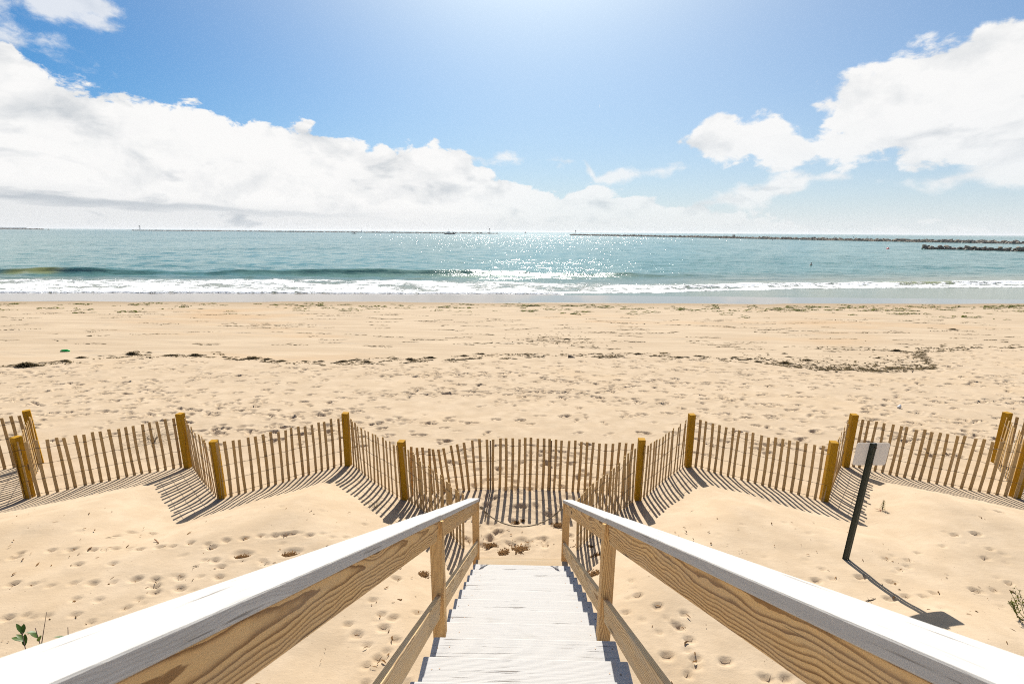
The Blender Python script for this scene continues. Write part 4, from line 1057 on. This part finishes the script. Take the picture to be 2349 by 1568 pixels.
def tower(x, y, H, label, boxy=False):
    t = empty('light_tower', (x, y, .6), label, 'light tower', 'navigation lights on the ends of the breakwaters'); w = H*.14
    for sx in (-1, 1):
        for sy in (-1, 1):
            bm = bmesh.new(); tube(bm, [(sx*w, sy*w, -2), (sx*w*.45, sy*w*.45, H*.8)], H*.016, 5); link('leg', mesh_bm('leg', bm), M['grey'], t)
    bm = bmesh.new()
    for q in (.25, .5): 
        ww = w*(1-.55*q/.8)
        for a, b in (((-1, -1), (1, -1)), ((1, -1), (1, 1)), ((1, 1), (-1, 1)), ((-1, 1), (-1, -1))): tube(bm, [(a[0]*ww, a[1]*ww, q*H), (b[0]*ww*.8, b[1]*ww*.8, q*H+H*.2)], H*.01, 4)
    link('bracing', mesh_bm('bracing', bm), M['grey'], t)
    bm = bmesh.new(); box(bm, -w*.8, w*.8, -w*.8, w*.8, H*.78, H*.82); link('platform', mesh_bm('platform', bm), M['grey'], t)
    bm = bmesh.new(); box(bm, -w*.9, w*.9, -w*.5, w*.5, H*.823, H*.98); link('daymark', mesh_bm('daymark', bm), M['dark'], t)
    bm = bmesh.new(); tube(bm, [(0, 0, H*.98), (0, 0, H*1.04)], H*.025, 6); link('lantern', mesh_bm('lantern', bm), M['white_plain'], t)
tower(-1300, 1618, 15, 'skeleton light tower at the left end of the distant breakwater')
tower(-85, 1262, 11.5, 'skeleton light tower at the right end of the distant breakwater')
tower(99, 893, 7.5, 'short light tower on the outer tip of the right jetty')
def board_on_posts():
    t = empty('jetty_sign', (257, 590, .6), 'dark board on two posts on top of the long right jetty', 'sign')
    bm = bmesh.new(); box(bm, -1.6, 1.6, -.08, .08, 1.0, 2.2); link('board', mesh_bm('board', bm), M['dark'], t)
    for s in (-1, 1):
        bm = bmesh.new(); box(bm, s*1.3-.08, s*1.3+.08, -.07, .07, -1, .998); link('post', mesh_bm('post', bm), M['dark'], t)
board_on_posts()

# ------------------------------------------------------------------ boats, buoys, people
def hull_mesh(L, B, D, sheer=.3, stern=.8):
    bm = bmesh.new(); rows = []; n = 10
    for i in range(n+1):
        t = i/n; x = L*(t-.5)
        hb = B/2*(stern+(1-stern)*math.sin(min(1, t*2)*math.pi/2))*(1-max(0, (t-.55)/.45)**2.2) if t > .0 else B/2*stern
        hb = max(hb, .02); top = D*(1+sheer*max(0, (t-.4)/.6)**2+.08*(1-t)**2)
        rows.append([bm.verts.new((x, -hb, top)), bm.verts.new((x-.03*L*t, -hb*.8, 0)), bm.verts.new((x-.03*L*t, 0, -D*.4)), bm.verts.new((x-.03*L*t, hb*.8, 0)), bm.verts.new((x, hb, top))])
    for a, b in zip(rows, rows[1:]):
        for j in range(4): bm.faces.new((a[j], b[j], b[j+1], a[j+1]))
        bm.faces.new((a[4], b[4], b[0], a[0]))
    bm.faces.new(rows[0]); bm.faces.new(rows[-1][::-1]); bmesh.ops.recalc_face_normals(bm, faces=bm.faces)
    return mesh_bm('hull', bm)
def bx(name, par, mat, *d):
    bm = bmesh.new(); box(bm, *d); return link(name, mesh_bm(name, bm), M[mat], par)
def rod(name, par, mat, a, b, r_):
    bm = bmesh.new(); tube(bm, [a, b], r_, 5); return link(name, mesh_bm(name, bm), M[mat], par)
SEA = -1.32
b = empty('fishing_boat', (-140, 930, SEA), 'dark hulled fishing boat with mast in front of the distant breakwater', 'boat', None, math.pi)
link('hull', hull_mesh(21, 5.6, 2.0), M['hull'], b)
bx('deck', b, 'grey', -9.6, 6.5, -2.0, 2.0, 2.05, 2.2); w = bx('wheelhouse', b, 'white_plain', -.5, 4.2, -1.6, 1.6, 2.21, 4.7); bx('window', w, 'dark', 2.6, 4.24, -1.4, 1.4, 3.5, 4.2)
bx('roof', b, 'grey', -.8, 4.6, -1.8, 1.8, 4.703, 4.9)
rod('mast', b, 'grey', (1.8, 0, 4.9), (1.8, 0, 10.5), .14); rod('boom', b, 'grey', (1.7, 0, 5.2), (-7, 0, 6.6), .1)
bx('winch', b, 'dark', -9.4, -6.2, -1.5, 1.5, 2.21, 4.3); rod('gantry', b, 'dark', (-6.4, 1.2, 2.2), (-6.4, 1.2, 5.3), .12); rod('gantry', b, 'dark', (-6.4, -1.2, 2.2), (-6.4, -1.2, 5.3), .12)
b = empty('motorboat', (-315, 900, SEA), 'low motorboat heading right with a white wake at its stern', 'boat', None, 0)
link('hull', hull_mesh(8.5, 2.6, .9), M['hull'], b); bx('console', b, 'grey', -1.2, .8, -.7, .7, .9, 2.0); bx('windscreen', b, 'dark', .83, .93, -.65, .65, 1.3, 2.2); bx('outboard', b, 'dark', -4.6, -4.15, -.3, .3, .3, 1.4)
b = empty('sailboat', (-460, 1375, SEA), 'white sailboat with bare mast in front of the distant breakwater', 'sailboat', None, 0)
link('hull', hull_mesh(11, 3.2, 1.1), M['white_plain'], b); bx('cabin', b, 'white_plain', -2.2, 2.2, -1, 1, 1.15, 1.8); rod('mast', b, 'grey', (.6, 0, 1), (.6, 0, 15), .14); rod('boom', b, 'grey', (.5, 0, 2.4), (-4.2, 0, 2.4), .2)
bm = bmesh.new(); v = [bm.verts.new(p) for p in ((.4, .02, 2.5), (-2.0, .02, 2.5), (.4, .02, 8), (.4, -.02, 2.5), (-2.0, -.02, 2.5), (.4, -.02, 8))]
for f in ((0, 1, 2), (5, 4, 3), (0, 3, 4, 1), (1, 4, 5, 2), (2, 5, 3, 0)): bm.faces.new([v[i] for i in f])
link('sail', mesh_bm('sail', bm), M['white_plain'], b)
b = empty('cargo_ship', (-5200, 4800, SEA), 'faint grey cargo ship on the horizon at the far left', 'ship', None, .75)
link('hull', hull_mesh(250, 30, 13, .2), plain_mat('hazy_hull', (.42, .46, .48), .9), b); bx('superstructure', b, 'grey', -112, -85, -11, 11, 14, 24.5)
def buoy(x, y, h, mat, label, cat='buoy'):
    bm = bmesh.new(); prof = ((.0, -.3), (.5, -.3), (.55, .15), (.35, .3), (.12, .42), (.08, 1.0), (0, 1.02)); rings = []
    for rr, z in prof: rings.append([bm.verts.new((max(rr, .001)*h*math.cos(a*.785), max(rr, .001)*h*math.sin(a*.785), z*h)) for a in range(8)])
    for a, c in zip(rings, rings[1:]):
        for j in range(8): bm.faces.new((a[j], a[(j+1) % 8], c[(j+1) % 8], c[j]))
    return tag(link('buoy', mesh_bm('buoy', bm, True), M[mat], None, (x, y, SEA)), label, cat)
buoy(-345, 1060, 2.6, 'dark', 'small dark buoy right of the sailboat')
buoy(15, 2100, 7, 'dark', 'dark buoy alone in the bright gap between the breakwaters')
buoy(-1750, 1750, 6, 'dark', 'dark buoy on the horizon left of the light tower')
def float_ball():
    bm = bmesh.new(); bmesh.ops.create_uvsphere(bm, u_segments=16, v_segments=10, radius=.55)
    tag(link('red_float', mesh_bm('red_float', bm, True), M['red'], None, (152, 202, SEA+.12)), 'round red float on the water left of the near rock groyne', 'float')
float_ball()
def person(x, y, z, label, joints, edges, radii, scale=1., rz=0., hair=None, group=None):
    me = bpy.data.meshes.new('person'); me.from_pydata([Vector(j)*scale for j in joints], edges, [])
    o = bpy.data.objects.new('person', me); COL.objects.link(o); o.location = (x, y, z); o.rotation_euler = (0, 0, rz)
    sk = o.modifiers.new('skin', 'SKIN'); sk.use_smooth_shade = True
    for i, rr in enumerate(radii): me.skin_vertices[0].data[i].radius = (rr*scale, rr*scale)
    me.skin_vertices[0].data[0].use_root = True
    o.modifiers.new('sub', 'SUBSURF').levels = 1; o.modifiers['sub'].render_levels = 1
    me.materials.append(M['skin'] if hair else M['dark'])
    tag(o, label, 'person', group)
    if hair:
        bm = bmesh.new(); bmesh.ops.create_uvsphere(bm, u_segments=12, v_segments=8, radius=.125*scale)
        for v in bm.verts: v.co.z *= 1.1
        h_ = link('hair', mesh_bm('hair', bm, True), M['hair'], o, Vector(hair)*scale)
    return o
# swimmer: chest, neck, head, one arm raised to the head, the other out on the water
person(56.5, 94, SEA, 'dark haired swimmer with head and shoulders above the water, right of the middle',
       [(0, 0, -.35), (0, 0, .0), (0, 0, .16), (.02, 0, .26), (.03, .0, .40), (-.18, 0, .10), (-.40, -.06, -.02), (-.62, -.1, .0), (.19, 0, .10), (.40, -.1, .02), (.75, -.12, .03)],
       [(0, 1), (1, 2), (2, 3), (3, 4), (2, 5), (5, 6), (6, 7), (2, 8), (8, 9), (9, 10)], [.15, .16, .13, .065, .10, .075, .05, .035, .075, .05, .035], .95, 0, (.03, .02, .45))
person(219, 425, SEA, 'distant swimmer, only a dark head above the water before the right jetty', [(0, 0, -.35), (0, 0, .0), (0, 0, .12), (0, 0, .24), (0, 0, .38), (-.2, 0, .06), (.2, 0, .06)],
       [(0, 1), (1, 2), (2, 3), (3, 4), (2, 5), (2, 6)], [.15, .16, .13, .065, .10, .07, .07], 1.8, 0, (0, .02, .43))
STJ = [(0, 0, .92), (0, 0, 1.2), (0, 0, 1.42), (0, 0, 1.52), (0, 0, 1.66), (-.19, 0, 1.38), (-.26, 0, 1.1), (-.25, -.05, .85), (.19, 0, 1.38), (.26, 0, 1.1), (.25, -.05, .85), (-.1, 0, .85), (-.12, 0, .45), (-.12, 0, .04), (.1, 0, .85), (.12, 0, .45), (.12, 0, .04)]
STE = [(0, 1), (1, 2), (2, 3), (3, 4), (2, 5), (5, 6), (6, 7), (2, 8), (8, 9), (9, 10), (0, 11), (11, 12), (12, 13), (0, 14), (14, 15), (15, 16)]
STR = [.14, .14, .15, .06, .11, .07, .05, .04, .07, .05, .04, .09, .065, .05, .09, .065, .05]
for px, py, lb in ((297.5, 465, 'person standing on the right jetty, leftmost of three'), (304, 448, 'person standing on the right jetty, middle of three'), (308, 436, 'person standing on the right jetty, rightmost of three')):
    person(px, py, .75, lb, STJ, STE, STR, 1.1, .4, None, 'people on the right jetty')

# ------------------------------------------------------------------ thin sea haze
def haze():
    bm = bmesh.new(); box(bm, -45000, 45000, -420, 59000, -41.5, 26.0)
    m = bpy.data.materials.new('haze'); m.use_nodes = True; k = NT(m.node_tree); k.n.clear()
    v = k.node('ShaderNodeVolumePrincipled'); v.inputs['Color'].default_value = (.93, .96, 1, 1); v.inputs['Density'].default_value = HAZE; v.inputs['Anisotropy'].default_value = .2
    o = k.node('ShaderNodeOutputMaterial'); k.put(o.inputs['Volume'], v.outputs[0])
    tag(link('haze', mesh_bm('haze', bm), m), kind='stuff')
HAZE = .0001
haze()
